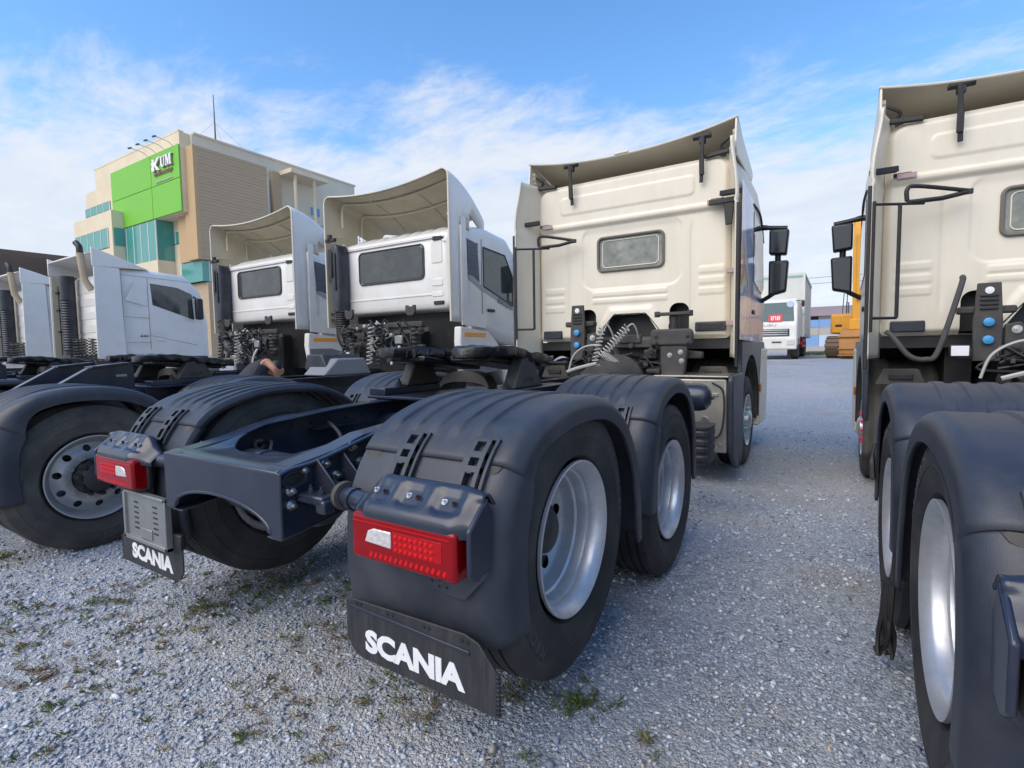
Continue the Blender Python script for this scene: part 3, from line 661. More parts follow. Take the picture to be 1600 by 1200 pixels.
# ------------------------------------------------------------------ tall cream cab
def cream_cab(root):
    Yc = 3.95
    W0, ZB, ZT = 1.12, 1.47, 3.34
    def arch(u, v): return max((abs(u-.06)-.20-(1.76-v)*.62)/1.18, v-1.76)
    def keep(u, v):
        d = -rbox(u, v, 0, (ZB+ZT)/2, W0, (ZT-ZB)/2, .16 if v > 2.4 else .05)
        d = min(d, rbox(u, v, .055, 2.465, .375, .185, .05))
        a = arch(u, v)
        d = min(d, a)
        for c, t in ((.61, 1.86), (-.46, 1.84)): d = min(d, rbox(u, v, c, t-.24, .105, .24, .09))
        return d
    def line(d, w=.012): return math.exp(-(d/w)**2)
    def mp(u, v):
        y = Yc
        e = -rbox(u, v, 0, (ZB+ZT)/2, W0, (ZT-ZB)/2, .16 if v > 2.4 else .05)
        y += .05*(1-sm(0, .07, e))**2
        y -= .022*sm(2.79, 2.81, v)*sm(2.875, 2.86, v)*sm(1.10, 1.04, abs(u))                       # waist ledge
        y -= .012*sm(2.81, 2.83, v)
        y -= .009*sm(.006, -.006, rbox(u, v, -.02, 3.08, .78, .10, .05))                             # raised roof panel
        y += .010*sm(.012, -.012, rbox(u, v, .055, 2.43, .58, .36, .14))*sm(2.80, 2.70, v)
        y += .012*line(u+.70, .016)*sm(1.6, 1.8, v)*sm(2.75, 2.6, v)+.012*line(u-.74, .016)*sm(1.6, 1.8, v)*sm(2.75, 2.6, v)
        for cz in (2.01, 1.93): y -= .008*sm(.006, -.006, rbox(u, v, .04, cz, .44, .028, .01))
        for cz in (2.08, 1.97, 1.86):
            y -= .007*sm(.006, -.006, rbox(u, v, -.90, cz, .13, .035, .01)); y -= .007*sm(.006, -.006, rbox(u, v, .94, cz+.11, .13, .035, .01))
        y -= .022*sm(.11, .04, arch(u, v))*sm(1.95, 1.84, v)                                          # swelling over the tunnel
        return (u, y, v)
    wall = MB().grid(arange(-W0, W0, .012), arange(ZB, ZT, .012), keep, mp).build('cab_rear_wall', CREAM, root, smooth=60)
    # cab shell
    rs = []
    for y, a, z0, z1, r in ((3.985, 1.115, 1.48, 3.33, .16), (4.10, 1.17, 1.44, 3.36, .16), (4.5, 1.20, 1.40, 3.37, .16), (5.3, 1.205, 1.36, 3.34, .16), (5.8, 1.20, 1.30, 3.20, .2), (6.1, 1.16, 1.25, 2.75, .25), (6.22, 1.10, 1.25, 2.1, .25)):
        ring = []
        for cx, cz, a0 in ((a-r, z1-r, 0), (-a+r, z1-r, 90), (-a+r, z0+r, 180), (a-r, z0+r, 270)):
            for k in range(6):
                t = R(a0+90*k/5); ring.append((cx+r*math.cos(t), y, cz+r*math.sin(t)))
        rs.append(ring)
    sh = MB().rings(rs); sh.f = sh.f[:-2]+[sh.f[-1]]
    shell = sh.build('cab', CREAM, root, smooth=50)
    MB().box(-.9, .9, 4.12, 4.14, 1.5, 3.2).build('bunk_panel', BLACK, shell)
    MB().box(-1.12, 1.12, 4.02, 5.9, 1.36, 1.46).build('cab_floor', BLACK, shell); MB().box(-1.15, 1.15, 5.5, 5.9, .5, 1.36).build('front_bulkhead', BLACK, shell)
    for s in (-1, 1): MB().box(min(s*.43, s*.62), max(s*.43, s*.62), 4.2, 5.5, .75, 1.36).build('splash_shield', BLACK, shell)
    # sleeper window
    win = MB().prism([(-.32, 2.285), (.43, 2.285), (.44, 2.65), (-.325, 2.645)], 'y', Yc+.012, Yc+.022).build('rear_window', WGLASS, wall)
    P = []
    for cx, cz, a0 in ((.38, 2.60, 0), (-.27, 2.60, 90), (-.27, 2.33, 180), (.38, 2.33, 270)):
        P += [(cx+.055*math.cos(R(a0+90*k/5)), Yc-.002, cz+.055*math.sin(R(a0+90*k/5))) for k in range(6)]
    MB().tube(P+P[:2], .016, 8).build('window_gasket', mat('grey brown gasket', (.16, .14, .12), .6), wall)
    MB().tube([((x-.055)*.86+.055, Yc+.008, (z-2.465)*.80+2.465) for x, _, z in P+P[:2]], .006, 6).build('window_trim', CREAM, wall)
    # tunnel edge and vent
    P = [(-.36, 1.47), (-.15, 1.74), (-.08, 1.765), (.06, 1.767), (.20, 1.765), (.27, 1.74), (.48, 1.47)]
    MB().tube([(x, Yc-.012, z) for x, z in catmull(P, 6)], .012, 7).build('tunnel_edge', BLACK, wall)
    v = MB().box(.78, 1.09, Yc-.025, Yc+.01, 1.545, 1.645).build('vent_frame', PLASTIC, wall, bevel=.012)
    MB().box(.81, 1.06, Yc-.029, Yc-.02, 1.565, 1.625).build('vent_mesh', BLACK, wall, bevel=.004)
    v = MB().box(-1.05, -.80, Yc-.03, Yc+.01, 1.50, 1.60).build('vent_frame', PLASTIC, wall, bevel=.012)
    # roof spoiler: a bowed sheet open to the rear
    def te(u): return 3.535+.105*(abs(u)/1.1)**2.2
    def mpv(u, w):
        y = 3.84+w*1.15; z = te(u)*(1-w)+3.375*w+.02*math.sin(math.pi*w)*(1-.25*(u/1.15)**2)
        if w < .03: z -= (.03-w)*.7
        return (u*(1-.03*w), y, z)
    vis = MB().grid(lin(-1.19, 1.19, 41), [0, .012, .03, .06]+lin(.1, 1, 18), None, mpv).build('roof_spoiler', CREAM, root, solid=.02, bevel=.004, smooth=50)
    MB().box(-.08, .08, 3.825, 3.85, 3.525, 3.55).build('spoiler_clip', CREAM, vis, bevel=.004)
    for s in (-1, 1):
        P = [(3.85, te(1.15)-.01), (4.3, 3.54), (4.9, 3.42), (5.0, 3.36), (4.9, 3.28), (3.90, 3.28), (3.82, 3.40)]
        MB().prism(P, 'x', s*1.165, s*1.185).build('spoiler_side', CREAM, vis, bevel=.006)
        q = MB()
        for k in range(6): q.obox((s*1.150, 3.93+.05*k, 3.46), (.03, .008, .18-.01*k), (.25, 0, 0))
        for k in range(4): q.obox((s*1.151, 4.05, 3.38+.05*k), (.026, .30, .007), (.1, 0, 0))
        q.build('spoiler_lattice', CREAM, vis)
        x = -.63 if s < 0 else .85
        st = MB().obox((x, 3.865, 3.30), (.036, .022, .46), (R(4), s*R(2), 0)); st.obox((x, 3.858, 3.22), (.046, .030, .16), (R(4), 0, 0))
        st.obox((x, 3.87, 3.535), (.16, .05, .035)); st.obox((x, 3.88, 3.50), (.06, .06, .08))
        st.cyl((x-.09, 3.87, 3.52), (x+.09, 3.87, 3.52), .022, n=10)
        st.build('spoiler_strut', BLACK, vis, bevel=.004)
        hz = MB().obox((s*.98, 3.93, 3.345), (.24, .05, .04), (0, -s*R(4), 0)).build('spoiler_hinge', BLACK, vis, bevel=.006)
        MB().tube(catmull([(s*1.05, 3.92, 3.37), (s*1.03, 3.91, 3.41), (s*1.08, 3.90, 3.45), (s*1.12, 3.90, 3.48)], 6), .014).build('hinge_arm', BLACK, vis)
        # side fairing behind the cab
        def mps(u, w):
            y = 3.57+u*.46; z = w
            inn = .06*sm(2.75, 3.38, w)**1.5
            x = 1.245-inn-.125*u**1.4-.012*math.exp(-((w-2.78)/.02)**2)
            if u < .04: x -= (.04-u)*.5
            return (s*x, y+.04*sm(2.9, 3.38, w), z)
        fa = MB().grid([0, .02, .04]+lin(.1, 1, 8), arange(1.27, 3.38, .05), None, mps).build('side_fairing', CREAM, root, solid=.018, smooth=60)
        # inner lattice of the fairing and its black edge trim
        q = MB()
        for k in range(24):
            z = 1.6+.045*k; q.obox((s*1.20, 3.86, z), (.02, .05, .008), (R(45 if k % 2 else -45), 0, 0))
        q.box(min(s*1.19, s*1.21), max(s*1.19, s*1.21), 3.82, 3.83, 1.55, 2.72); q.box(min(s*1.19, s*1.21), max(s*1.19, s*1.21), 3.89, 3.90, 1.55, 2.72)
        q.build('fairing_lattice', CREAM, fa)
        MB().box(min(s*1.232, s*1.262), max(s*1.232, s*1.262), 3.560, 3.585, 1.18, 2.74).build('edge_trim', BLACK, fa, bevel=.006)
        b = MB().obox((s*1.14, 3.80, 2.905), (.22, .05, .05), (0, s*R(6), s*R(-25))); b.obox((s*1.0, 3.90, 2.875), (.13, .02, .035))
        b.build('fairing_bracket', BLACK if s < 0 else BLACK, fa, bevel=.006)
        MB().obox((s*.97, 3.895, 2.862), (.14, .012, .045)).build('bracket_pad', mat('primer pad', (.42, .30, .30), .6), fa, bevel=.003)
    fb = MB().obox((1.06, 3.84, 2.84), (.26, .04, .05)); fb.prism([(1.07, 2.84), (1.17, 2.84), (1.15, 2.60), (1.09, 2.60)], 'y', 3.83, 3.86); fb.build('corner_bracket', BLACK, root, bevel=.006)
    for z in (2.15, 1.62):
        MB().box(1.10, 1.20, 3.86, 3.93, z-.025, z+.025).build('fairing_clip', mat('primer pad', (.42, .30, .30), .6), root, bevel=.004)
    # grab rail at the left rear corner
    gr = MB().tube([(-1.215, 3.55, 1.50), (-1.215, 3.55, 2.60)], .013, 8); gr.tube([(-1.03, 3.66, 1.62), (-1.03, 3.66, 2.58)], .015, 8)
    gr.tube([(-1.22, 3.55, 2.575), (-1.03, 3.66, 2.575), (-.86, 3.75, 2.575)], .012, 8)
    gr.tube([(-1.215, 3.56, 1.62), (-1.03, 3.66, 1.62)], .012, 8)
    gr.build('grab_rail', BLACK, root)
    tr = MB().tube(catmull([(-.98, 3.70, 2.60), (-.98, 3.70, 2.70), (-.90, 3.72, 2.715), (-.56, 3.80, 2.64)], 6), .018, 8); tr.tube([(-.98, 3.70, 2.59), (-.74, 3.76, 2.60), (-.56, 3.80, 2.635)], .02, 8)
    tr.box(-.62, -.54, 3.78, 3.82, 2.615, 2.655); tr.build('rail_hinge', BLACK, root, bevel=.003)
    # cab suspension towers
    lt = MB().prism([(-.53, 1.25), (-.36, 1.25), (-.355, 1.55), (-.375, 1.87), (-.515, 1.87), (-.535, 1.55)], 'y', 3.62, 3.66).build('cab_mount', CAST, root, bevel=.006)
    MB().lathe([(0, .028), (.006, .028), (.008, 0)], (-.445, 3.62, 1.81), (0, -1, 0), 16).build('lock_pin', INK, lt)
    for k in range(4): MB().box(-.50, -.39, 3.607, 3.622, 1.66+.034*k, 1.675+.034*k).build('slot_rib', BLACK, lt, bevel=.003)
    for z, mt in ((1.56, BLUEP), (1.42, BLUEP)):
        MB().lathe([(0, .034), (.03, .034), (.034, .025), (.036, 0)], (-.445, 3.62, z), (0, -1, 0), 16).build('air_coupling', mt, lt)
    MB().obox((-.445, 3.72, 1.66), (.36, .10, .06)).build('mount_arm', CAST, lt, bevel=.015)
    MB().prism([(-.34, 1.30), (-.22, 1.30), (-.20, 1.50), (-.25, 1.56), (-.34, 1.54)], 'y', 3.64, 3.68).build('mount_plate', CAST, lt, bevel=.01)
    MB().bolt((-.27, 3.64, 1.50), (0, -1, 0), .022, .02).build('bolt', BOLT, lt); MB().bolt((-.27, 3.64, 1.36), (0, -1, 0), .022, .02).build('bolt', CAST, lt)
    rt = MB().obox((.61, 3.72, 1.73), (.36, .07, .035)); rt.cyl((.44, 3.72, 1.70), (.44, 3.72, 1.76), .03); rt.cyl((.78, 3.72, 1.70), (.78, 3.72, 1.76), .03)
    rto = rt.build('cab_mount', CAST, root, bevel=.008)
    MB().lathe([(1.48, .055), (1.52, .06), (1.55, .05), (1.60, .06), (1.64, .05), (1.70, .055)], (.61, 3.75, 0), (0, 0, 1), 18).build('damper', BLACK, rto)
    MB().prism([(.40, 1.40), (.83, 1.40), (.83, 1.54), (.80, 1.57), (.42, 1.57), (.40, 1.54)], 'y', 3.60, 3.68).build('mount_yoke', CAST, rto, bevel=.02, seg=3)
    MB().prism([(.50, 1.05), (.74, 1.05), (.78, 1.40), (.50, 1.40)], 'y', 3.62, 3.70).build('mount_post', CAST, rto, bevel=.015)
    for x, z in ((.46, 1.50), (.78, 1.50), (.46, 1.43), (.78, 1.43), (.60, 1.30), (.72, 1.24), (.71, 1.33)): MB().bolt((x, 3.60 if z > 1.4 else 3.62, z), (0, -1, 0), .018, .016).build('bolt', BOLT if z < 1.35 else CAST, rto)
    MB().prism([(-.60, 1.26), (.90, 1.26), (.90, 1.33), (.2, 1.40), (-.2, 1.40), (-.60, 1.34)], 'y', 3.74, 3.84).build('cab_crossbeam', CAST, root, bevel=.02)
    # engine and gearbox in the tunnel
    e = MB().box(-.32, .42, 3.9, 5.4, .75, 1.52).build('engine', BLACK, root, bevel=.05)
    gb = MB().lathe([(0, .24), (.1, .30), (.35, .32), (.5, .22), (.9, .20)], (.05, 3.85, 1.0), (0, -1, 0), 24, True).build('gearbox', CAST, root)
    q = MB(); rnd = random.Random(5)
    for k in range(26):
        q.obox((rnd.uniform(-.35, .55), rnd.uniform(3.55, 3.82), rnd.uniform(1.08, 1.36)), (rnd.uniform(.03, .14), rnd.uniform(.03, .1), rnd.uniform(.02, .09)), (rnd.uniform(-.3, .3), rnd.uniform(-.3, .3), rnd.uniform(-.5, .5)))
    tag(q.build('valve_blocks', CAST, root, bevel=.008), kind='stuff')
    mv = MB().box(-.02, .42, 3.62, 3.74, 1.38, 1.47); mv.box(.05, .30, 3.60, 3.66, 1.43, 1.52); mv.cyl((.20, 3.56, 1.40), (.20, 3.64, 1.40), .03, n=16)
    mv.build('valve_manifold', CAST, root, bevel=.01)
    for a in range(7):
        p = [(rnd.uniform(-.5, .6), rnd.uniform(3.5, 3.7), rnd.uniform(1.1, 1.4)) for _ in range(4)]
        MB().tube(catmull(p, 8), .011, 6).build('air_line', BCABLE, root)
    MB().tube(catmull([(-.50, 3.5, 1.12), (-.44, 3.5, 1.30), (-.30, 3.5, 1.40), (-.12, 3.5, 1.42)], 8), .011, 6).build('air_line', CABLE, root)
    MB().tube(catmull([(-.42, 3.3, 1.13), (-.30, 3.3, 1.17), (-.10, 3.35, 1.22)], 8), .018, 6).build('air_line', CABLE, root)
    for p0, p1, r, t, w in (((-.10, 3.52, 1.60), (-.16, 3.46, 1.24), .035, 9, .0075), ((.19, 3.50, 1.60), (-.08, 3.44, 1.30), .042, 11, .0075), ((-.22, 3.40, 1.17), (.14, 3.40, 1.15), .045, 16, .0075), ((-.06, 3.44, 1.32), (.12, 3.42, 1.20), .040, 10, .0075)):
        coil(p0, p1, r, t, w).build('coil_hose', CABLE, root)
    MB().tube(catmull([(.19, 3.50, 1.60), (.24, 3.52, 1.63), (.27, 3.56, 1.56), (.27, 3.62, 1.46)], 6), .009, 6).build('hose_end', CABLE, root)
    MB().tube(catmull([(-.10, 3.52, 1.60), (-.06, 3.54, 1.64), (-.02, 3.58, 1.56), (.0, 3.62, 1.46)], 6), .009, 6).build('hose_end', CABLE, root)
    # inner arches over the steered wheels, ribbed
    for s in (-1, 1):
        rows = []
        for t in lin(R(205), R(-10), 26):
            y, z = 4.74-.66*math.cos(t-math.pi)*1.0, .58+.66*math.sin(t)
            y = 4.74+.66*math.cos(t)
            rows.append([(s*x, y+(.012*math.cos(t) if (i % 2) else 0), z+(.012*math.sin(t) if (i % 2) else 0)) for i, x in enumerate(lin(.64, 1.22, 15))])
        ar = MB().rings(rows, closed=False).build('inner_arch', DUSTY, root, solid=.006, smooth=20)
        MB().prism([(s*.76, 1.02), (s*1.14, 1.02), (s*1.08, 1.17), (s*.82, 1.17)], 'y', 4.02, 4.09).build('arch_panel', DUSTY, ar, bevel=.012)
        MB().prism([(s*.86, 1.07), (s*1.04, 1.07), (s*1.04, 1.12), (s*.86, 1.12)], 'y', 4.005, 4.02).build('arch_vent', BLACK, ar, bevel=.006)
        # lower door and bumper
        P = [(4.05, 1.43), (5.9, 1.43), (6.1, 1.2), (5.48, .40), (5.42, .62)]+[(4.74+.70*math.cos(a), .58+.70*math.sin(a)) for a in lin(.15, math.pi-.15, 14)]+[(4.02, .9)]
        MB().prism([(y, z) for y, z in P], 'x', s*1.19, s*1.235).build('wheel_arch', PLASTIC if True else CREAM, root, bevel=.008)
        bp = MB().prism([(5.44, .36), (6.15, .36), (6.25, .8), (6.2, 1.35), (5.6, 1.35), (5.50, .9)], 'x', s*1.0, s*1.245).build('bumper', CREAM, root, bevel=.03)
        MB().box(min(s*1.244, s*1.26), max(s*1.244, s*1.26), 5.46, 5.53, .80, .90).build('side_marker', AMBER, bp, bevel=.004)
        MB().prism([(4.95, 2.15), (5.75, 2.05), (5.95, 2.15), (5.80, 2.85), (4.97, 2.95)], 'x', s*1.2035, s*1.212).build('door_window', GLASS, shell, bevel=.004)
        MB().tube(catmull([(s*1.21, 4.9, 3.02), (s*1.215, 5.5, 3.0), (s*1.20, 5.95, 2.75)], 6), .012).build('door_seal', GASKET, shell)
        MB().obox((s*1.212, 5.0, 1.78), (.02, .16, .05)).build('door_handle', BLACK, shell, bevel=.008)
        # mirror pair on two arms
        mi = MB().tube(catmull([(s*1.10, 5.72, 2.92), (s*1.22, 5.70, 2.90), (s*1.34, 5.70, 2.88), (s*1.50, 5.70, 2.86)], 6), [.035]*9+[.03]*10, 10).build('mirror_arm', BLACK, root)
        MB().tube(catmull([(s*1.16, 5.75, 1.94), (s*1.28, 5.72, 2.0), (s*1.40, 5.70, 2.08)], 6), .028, 10).build('mirror_stay', BLACK, mi)
        for z0, z1 in ((2.52, 2.85), (1.99, 2.46)):
            P = [(s*1.30, z0+.02), (s*1.50, z0+(.07 if z1 < 2.5 else .0)), (s*1.525, z1-.01), (s*1.30, z1)]
            MB().prism(P, 'y', 5.62, 5.76).build('mirror_housing', BLACK, mi, bevel=.025, seg=4)
            MB().prism([(s*(1.4125)+(a-s*1.4125)*.84, (z0+z1)/2+(b-(z0+z1)/2)*.86) for a, b in P], 'y', 5.615, 5.622).build('mirror_glass', MIRRORB, mi, bevel=.01)
        MB().cyl((s*1.40, 5.69, 2.44), (s*1.40, 5.69, 2.54), .035, n=12).build('mirror_knuckle', BLACK, mi)
    # silencer, its cover, air tank, corrugated chock, all on the right
    si = MB().box(.50, 1.19, 3.50, 4.08, .34, 1.08).build('silencer_box', STEEL, root, bevel=.03, seg=3)
    MB().box(.48, 1.20, 3.46, 4.10, 1.082, 1.098).build('heat_shield', STEEL, si, bevel=.004)
    MB().prism([(3.44, 1.06), (3.48, 1.11), (4.06, 1.11), (4.10, 1.06), (4.12, .30), (3.98, .13), (3.92, .26), (3.84, .13), (3.62, .24), (3.50, .34)], 'x', 1.195, 1.245).build('silencer_cover', PLASTIC, si, bevel=.018, seg=3)
    MB().cyl((.98, 3.485, .66), (.98, 3.50, .66), .035, n=16).build('sensor_cap', BOLT, si)
    for x, z in ((.60, 1.02), (.72, 1.02), (.84, 1.02), (1.12, .42), (.80, .42)): MB().bolt((x, 3.50, z), (0, -1, 0), .012, .014).build('bolt', BOLT, si)
    for k in range(10):
        a = k*math.pi/5; MB().bolt((.05+.27*math.cos(a), 3.74, 1.0+.27*math.sin(a)), (0, -1, 0), .014, .02).build('bolt', CAST, gb)
    MB().box(.90, 1.06, 3.47, 3.50, .44, .60).build('sensor_bracket', CAST, si, bevel=.01)
    MB().tube(catmull([(1.0, 3.47, .46), (1.12, 3.47, .52), (1.16, 3.47, .70), (1.15, 3.47, .95), (1.05, 3.47, 1.03)], 8), .010).build('sensor_cable', BCABLE, si)
    MB().cyl((.98, 3.47, .98), (.98, 3.50, .98), .03, n=14).build('lug', CAST, si); MB().box(.86, 1.10, 3.48, 3.50, .90, .925).build('stiffener', STEEL, si)
    MB().lathe([(-.5, 0), (-.5, .06), (-.46, .10), (-.40, .115), (.0, .115), (.05, .10), (.08, .06), (.085, 0)], (1.12, 2.65, .965), (1, 0, 0), 28).build('air_tank', CHASSIS, root)
    MB().cyl((1.205, 2.65, .965), (1.225, 2.65, .965), .016, n=8).build('drain_plug', BLACK, root)
    MB().cyl((-.82, 2.4, .70), (-.82, 3.7, .70), .24, n=28).build('fuel_tank', CHASSIS, root)
    rs = []
    for z in lin(.44, .74, 22):
        k = .008 if int((z-.44)/.0215) % 3 == 0 else 0
        rs.append([(1.10+.13*(math.copysign(abs(math.cos(a))**.5, math.cos(a))*(1-k*6)), 2.62+.17*math.copysign(abs(math.sin(a))**.5, math.sin(a))*(1-k*6), z) for a in lin(0, 2*math.pi, 33)[:-1]])
    MB().rings(rs).build('wheel_chock', FLAP, root, smooth=25)

def swirl_material():
    M = bpy.data.materials.new('swirled vehicle wrap'); M.use_nodes = True; t = M.node_tree; n = t.nodes; l = t.links; b = n['Principled BSDF']
    b.inputs['Roughness'].default_value = .25; b.inputs['Coat Weight'].default_value = .5
    c = n.new('ShaderNodeTexCoord'); w = n.new('ShaderNodeTexWave'); w.inputs['Scale'].default_value = .9; w.inputs['Distortion'].default_value = 9; w.inputs['Detail'].default_value = 2; w.inputs['Detail Scale'].default_value = .8
    l.new(c.outputs['Object'], w.inputs['Vector']); r = n.new('ShaderNodeValToRGB'); e = r.color_ramp.elements
    cols = [(0, (.7, .7, .72)), (.2, (.05, .15, .5)), (.35, (.75, .75, .75)), (.5, (.7, .5, .05)), (.62, (.5, .04, .03)), (.75, (.75, .76, .8)), (1, (.08, .25, .6))]
    while len(e) < len(cols): e.new(.5)
    for k, (p, q) in zip(e, cols): k.position = p; k.color = q+(1,)
    l.new(w.outputs['Fac'], r.inputs['Fac']); l.new(r.outputs['Color'], b.inputs['Base Color']); return M

def cream_truck(name, label, loc, lift, group):
    root = thing(name, label, 'truck', loc, 0, group)
    rails(root); axles(root, lift); mudguards(root); tail_gear(root); fifth_wheel(root); cream_cab(root)
    return root
GRP = 'tractor trucks parked in a row'
main = cream_truck('tractor_truck', 'cream cabbed tractor truck with its whole chassis and lettered mud flaps in view', (0, 0, 0), .135, GRP)
side = copy_tree(main); side.location = (3.565, .085, -.017); side.rotation_euler = (0, 0, .012)
side['label'] = 'cream cabbed tractor truck with a frayed black strap hung at its wheel'
wrap = MB().prism([(4.02, 1.45), (5.95, 1.42), (6.08, 2.0), (4.95, 2.05), (4.9, 3.05), (4.08, 3.1)], 'x', 1.2065, 1.2095).build('side_graphic', swirl_material(), main)

# things only on the right-hand truck: frayed strap, tie, work lamp, bent pipe, red nut caps
st = MB(); rnd = random.Random(11)
for k in range(14):
    x = -1.262+rnd.uniform(-.02, .012); y = .05+rnd.uniform(-.03, .03)
    st.tube(catmull([(x, y, 1.0), (x-.005, y-.01, .80), (x+rnd.uniform(-.02, .02), y+rnd.uniform(-.02, .02), .62), (x+rnd.uniform(-.035, .035), y+rnd.uniform(-.035, .035), .47+rnd.uniform(0, .05))], 5), [.010]*10+[.008]*6, 5)
st.build('frayed_strap', BLACK, side, M=Matrix.Translation((-.01, .72, -.22)) @ Matrix.Diagonal((1, 1, .62, 1)))
st = MB()
for a in (-.02, .025): st.tube(catmull([(-1.27, 1.45, .82), (-1.285, 1.45+a*.6, .74), (-1.28, 1.45+a*1.6, .62)], 5), [.008]*6+[.016]*5, 5)
st.build('strap_end', BLACK, side, M=Matrix.Translation((0, .35, 0)))
MB().tube(catmull([(-1.10, 3.58, 1.50), (-1.06, 3.54, 1.46), (-.95, 3.50, 1.30), (-.84, 3.50, 1.27), (-.76, 3.52, 1.34), (-.62, 3.62, 1.85), (-.60, 3.70, 1.93), (-.57, 3.86, 1.94)], 7), .021, 9).build('bent_pipe', CAST, side)
for w_ in [c for c in bpy.data.objects if c.parent == side and c.name.startswith('wheel') and c.matrix_local.translation.y > 4 and c.matrix_local.translation.x < 0]:
    for c in [k for k in bpy.data.objects if k.parent == w_ and k.name.startswith('wheel_nut')]:
        c.data = c.data.copy(); c.data.materials[0] = PINK
wl = MB().obox((-.63, 3.52, 1.335), (.13, .06, .10)).build('work_lamp', BLACK, side, bevel=.012)
MB().obox((-.63, 3.486, 1.335), (.11, .008, .08)).build('work_lamp_lens', INK, wl, bevel=.006)

# ------------------------------------------------------------------ white day-cab trucks with open fairings
def fairing_shell(root, yr, zb, zt, half, prof_front, mt_out, mt_in, sag=.10):
    "open-backed hood: prof_front(z) gives how far forward each side reaches; sides and bowed top are one outer and one inner sheet"
    def ring(y, k):
        top = zt(y); r = .11
        P = [(half, zb)]
        for z in lin(zb+.1, top-r, 8): P.append((half, z))
        for a in lin(0, math.pi/2, 6)[1:]: P.append((half-r+r*math.cos(a), top-r+r*math.sin(a)))
        out = P+[(x, top-sag*(1-(x/(half-r))**2)) for x in lin(half-r-.08, -(half-r-.08), 13)]+[(-x, z) for x, z in reversed(P)]
        return [(x*(1-.012*k), y, z) for x, z in out]
    return ring
def day_cab(root, txt=True):
    YR = 3.75
    def zt(y):
        t = (y-YR)/1.0
        return 3.83-.03*t-.34*t*t
    ring = fairing_shell(root, YR, 1.78, zt, 1.265, None, WHITE, FIBRE)
    rows = [ring(y, i) for i, y in enumerate(lin(YR, YR+1.05, 12))]
    # below the cab roof the hood only reaches a short way forward: trim the side strips
    mb = MB()
    n = len(rows[0])
    mb.v = [p for r in rows for p in r]
    for i in range(len(rows)-1):
        for j in range(n-1):
            zc = sum(rows[a][b][2] for a in (i, i+1) for b in (j, j+1))/4; yc = (rows[i][j][1]+rows[i+1][j][1])/2
            if zc < 3.22 and yc > YR+.30: continue
            mb.f.append((i*n+j, i*n+j+1, (i+1)*n+j+1, (i+1)*n+j))
    hood = mb.build('roof_fairing', WHITE, root, solid=.012, smooth=50)
    inner = MB(); inner.v = [((x*.988), y+.004, 1.78+(z-1.78)*.992-.004) for x, y, z in mb.v]; inner.f = list(mb.f)
    inner.build('fairing_lining', FIBRE, hood, smooth=50)
    fr = [(x, YR, z) for x, y, z in rows[0]]
    MB().tube(fr, .013, 6).build('fairing_rim', CREAM, hood)
    q = MB()
    for y, k in ((YR+.25, .93), (YR+.62, .90)):
        r = [(x*k*1.0, y, 1.78+(z-1.78)*.985-.02) for x, _, z in ring(y, 3) if z > 3.2]
        q.tube(r, .020, 6)
    for x in (-.45, .45): q.tube([(x, y, zt(y)-.09*(1-(x/1.15)**2)-.03) for y in lin(YR+.2, YR+.95, 6)], .016, 6)
    q.build('stiffening_ribs', FIBRE, hood)
    for s in (1, -1):
        q = MB().tube([(s*1.232, YR+.02, 3.22), (s*1.19, YR+.5, 3.26)], .014, 6); q.tube([(s*1.230, YR+.12, 1.85), (s*1.230, YR+.12, 3.2)], .012, 6)
        q.build('side_rib', FIBRE, hood)
        MB().prism([(YR+.31, 1.74), (YR+.32, 3.26), (YR+.42, 3.26), (YR+.45, 2.05), (YR+.92, 1.86), (YR+.88, 1.70)], 'x', s*1.200, s*1.235).build('side_panel', WHITE, hood, bevel=.008)
    # cab shell
    rs = []
    for y, a, z0, z1, r in ((3.92, 1.06, 2.0, 3.02, .10), (3.95, 1.12, 1.97, 3.05, .12), (4.1, 1.18, 1.96, 3.12, .14), (4.28, 1.19, 1.95, 3.16, .14), (4.32, 1.195, 1.62, 3.17, .14), (4.7, 1.20, 1.60, 3.24, .16), (5.3, 1.20, 1.45, 3.18, .16), (5.62, 1.18, 1.42, 2.98, .2), (5.85, 1.14, 1.4, 2.4, .2), (5.92, 1.10, 1.4, 1.9, .2)):
        P = []
        for cx, cz, a0 in ((a-r, z1-r, 0), (-a+r, z1-r, 90), (-a+r, z0+r, 180), (a-r, z0+r, 270)):
            P += [(cx+r*math.cos(R(a0+90*k/5)), y, cz+r*math.sin(R(a0+90*k/5))) for k in range(6)]
        rs.append(P)
    cab = MB().rings(rs).build('cab', WHITE, root, smooth=50)
    # corrugated roof cap
    MB().grid(lin(-1.1, 1.1, 121), lin(0, 1, 14), None, lambda u, w: (u*(1-.04*(1-w)), 3.90+w*.9, 2.99+.17*math.sin(min(1, w*2.2)*math.pi/2)+.05*w+.014*math.sin(u*26)*sm(.02, .25, w)*sm(1.02, .9, abs(u))-.10*sm(.9, 1.12, abs(u))**2)).build('roof_cap', WHITE, cab, solid=.01, smooth=60)
    MB().box(-1.04, 1.04, 3.895, 3.93, 2.965, 2.985).build('roof_gutter', WHITE, cab, bevel=.006)
    # rear window, seams, pressings
    def rr(x0, x1, z0, z1, r, n=6):
        P = []
        for cx, cz, a0 in ((x1-r, z1-r, 0), (x0+r, z1-r, 90), (x0+r, z0+r, 180), (x1-r, z0+r, 270)): P += [(cx+r*math.cos(R(a0+90*k/5)), cz+r*math.sin(R(a0+90*k/5))) for k in range(n)]
        return P
    MB().prism(rr(-.66, .64, 2.44, 2.89, .06), 'y', 3.905, 3.93).build('rear_window', GLASS, cab, bevel=.004)
    P = rr(-.68, .66, 2.42, 2.91, .07); MB().tube([(x, 3.912, z) for x, z in P+P[:1]], .013, 6).build('window_seal', GASKET, cab)
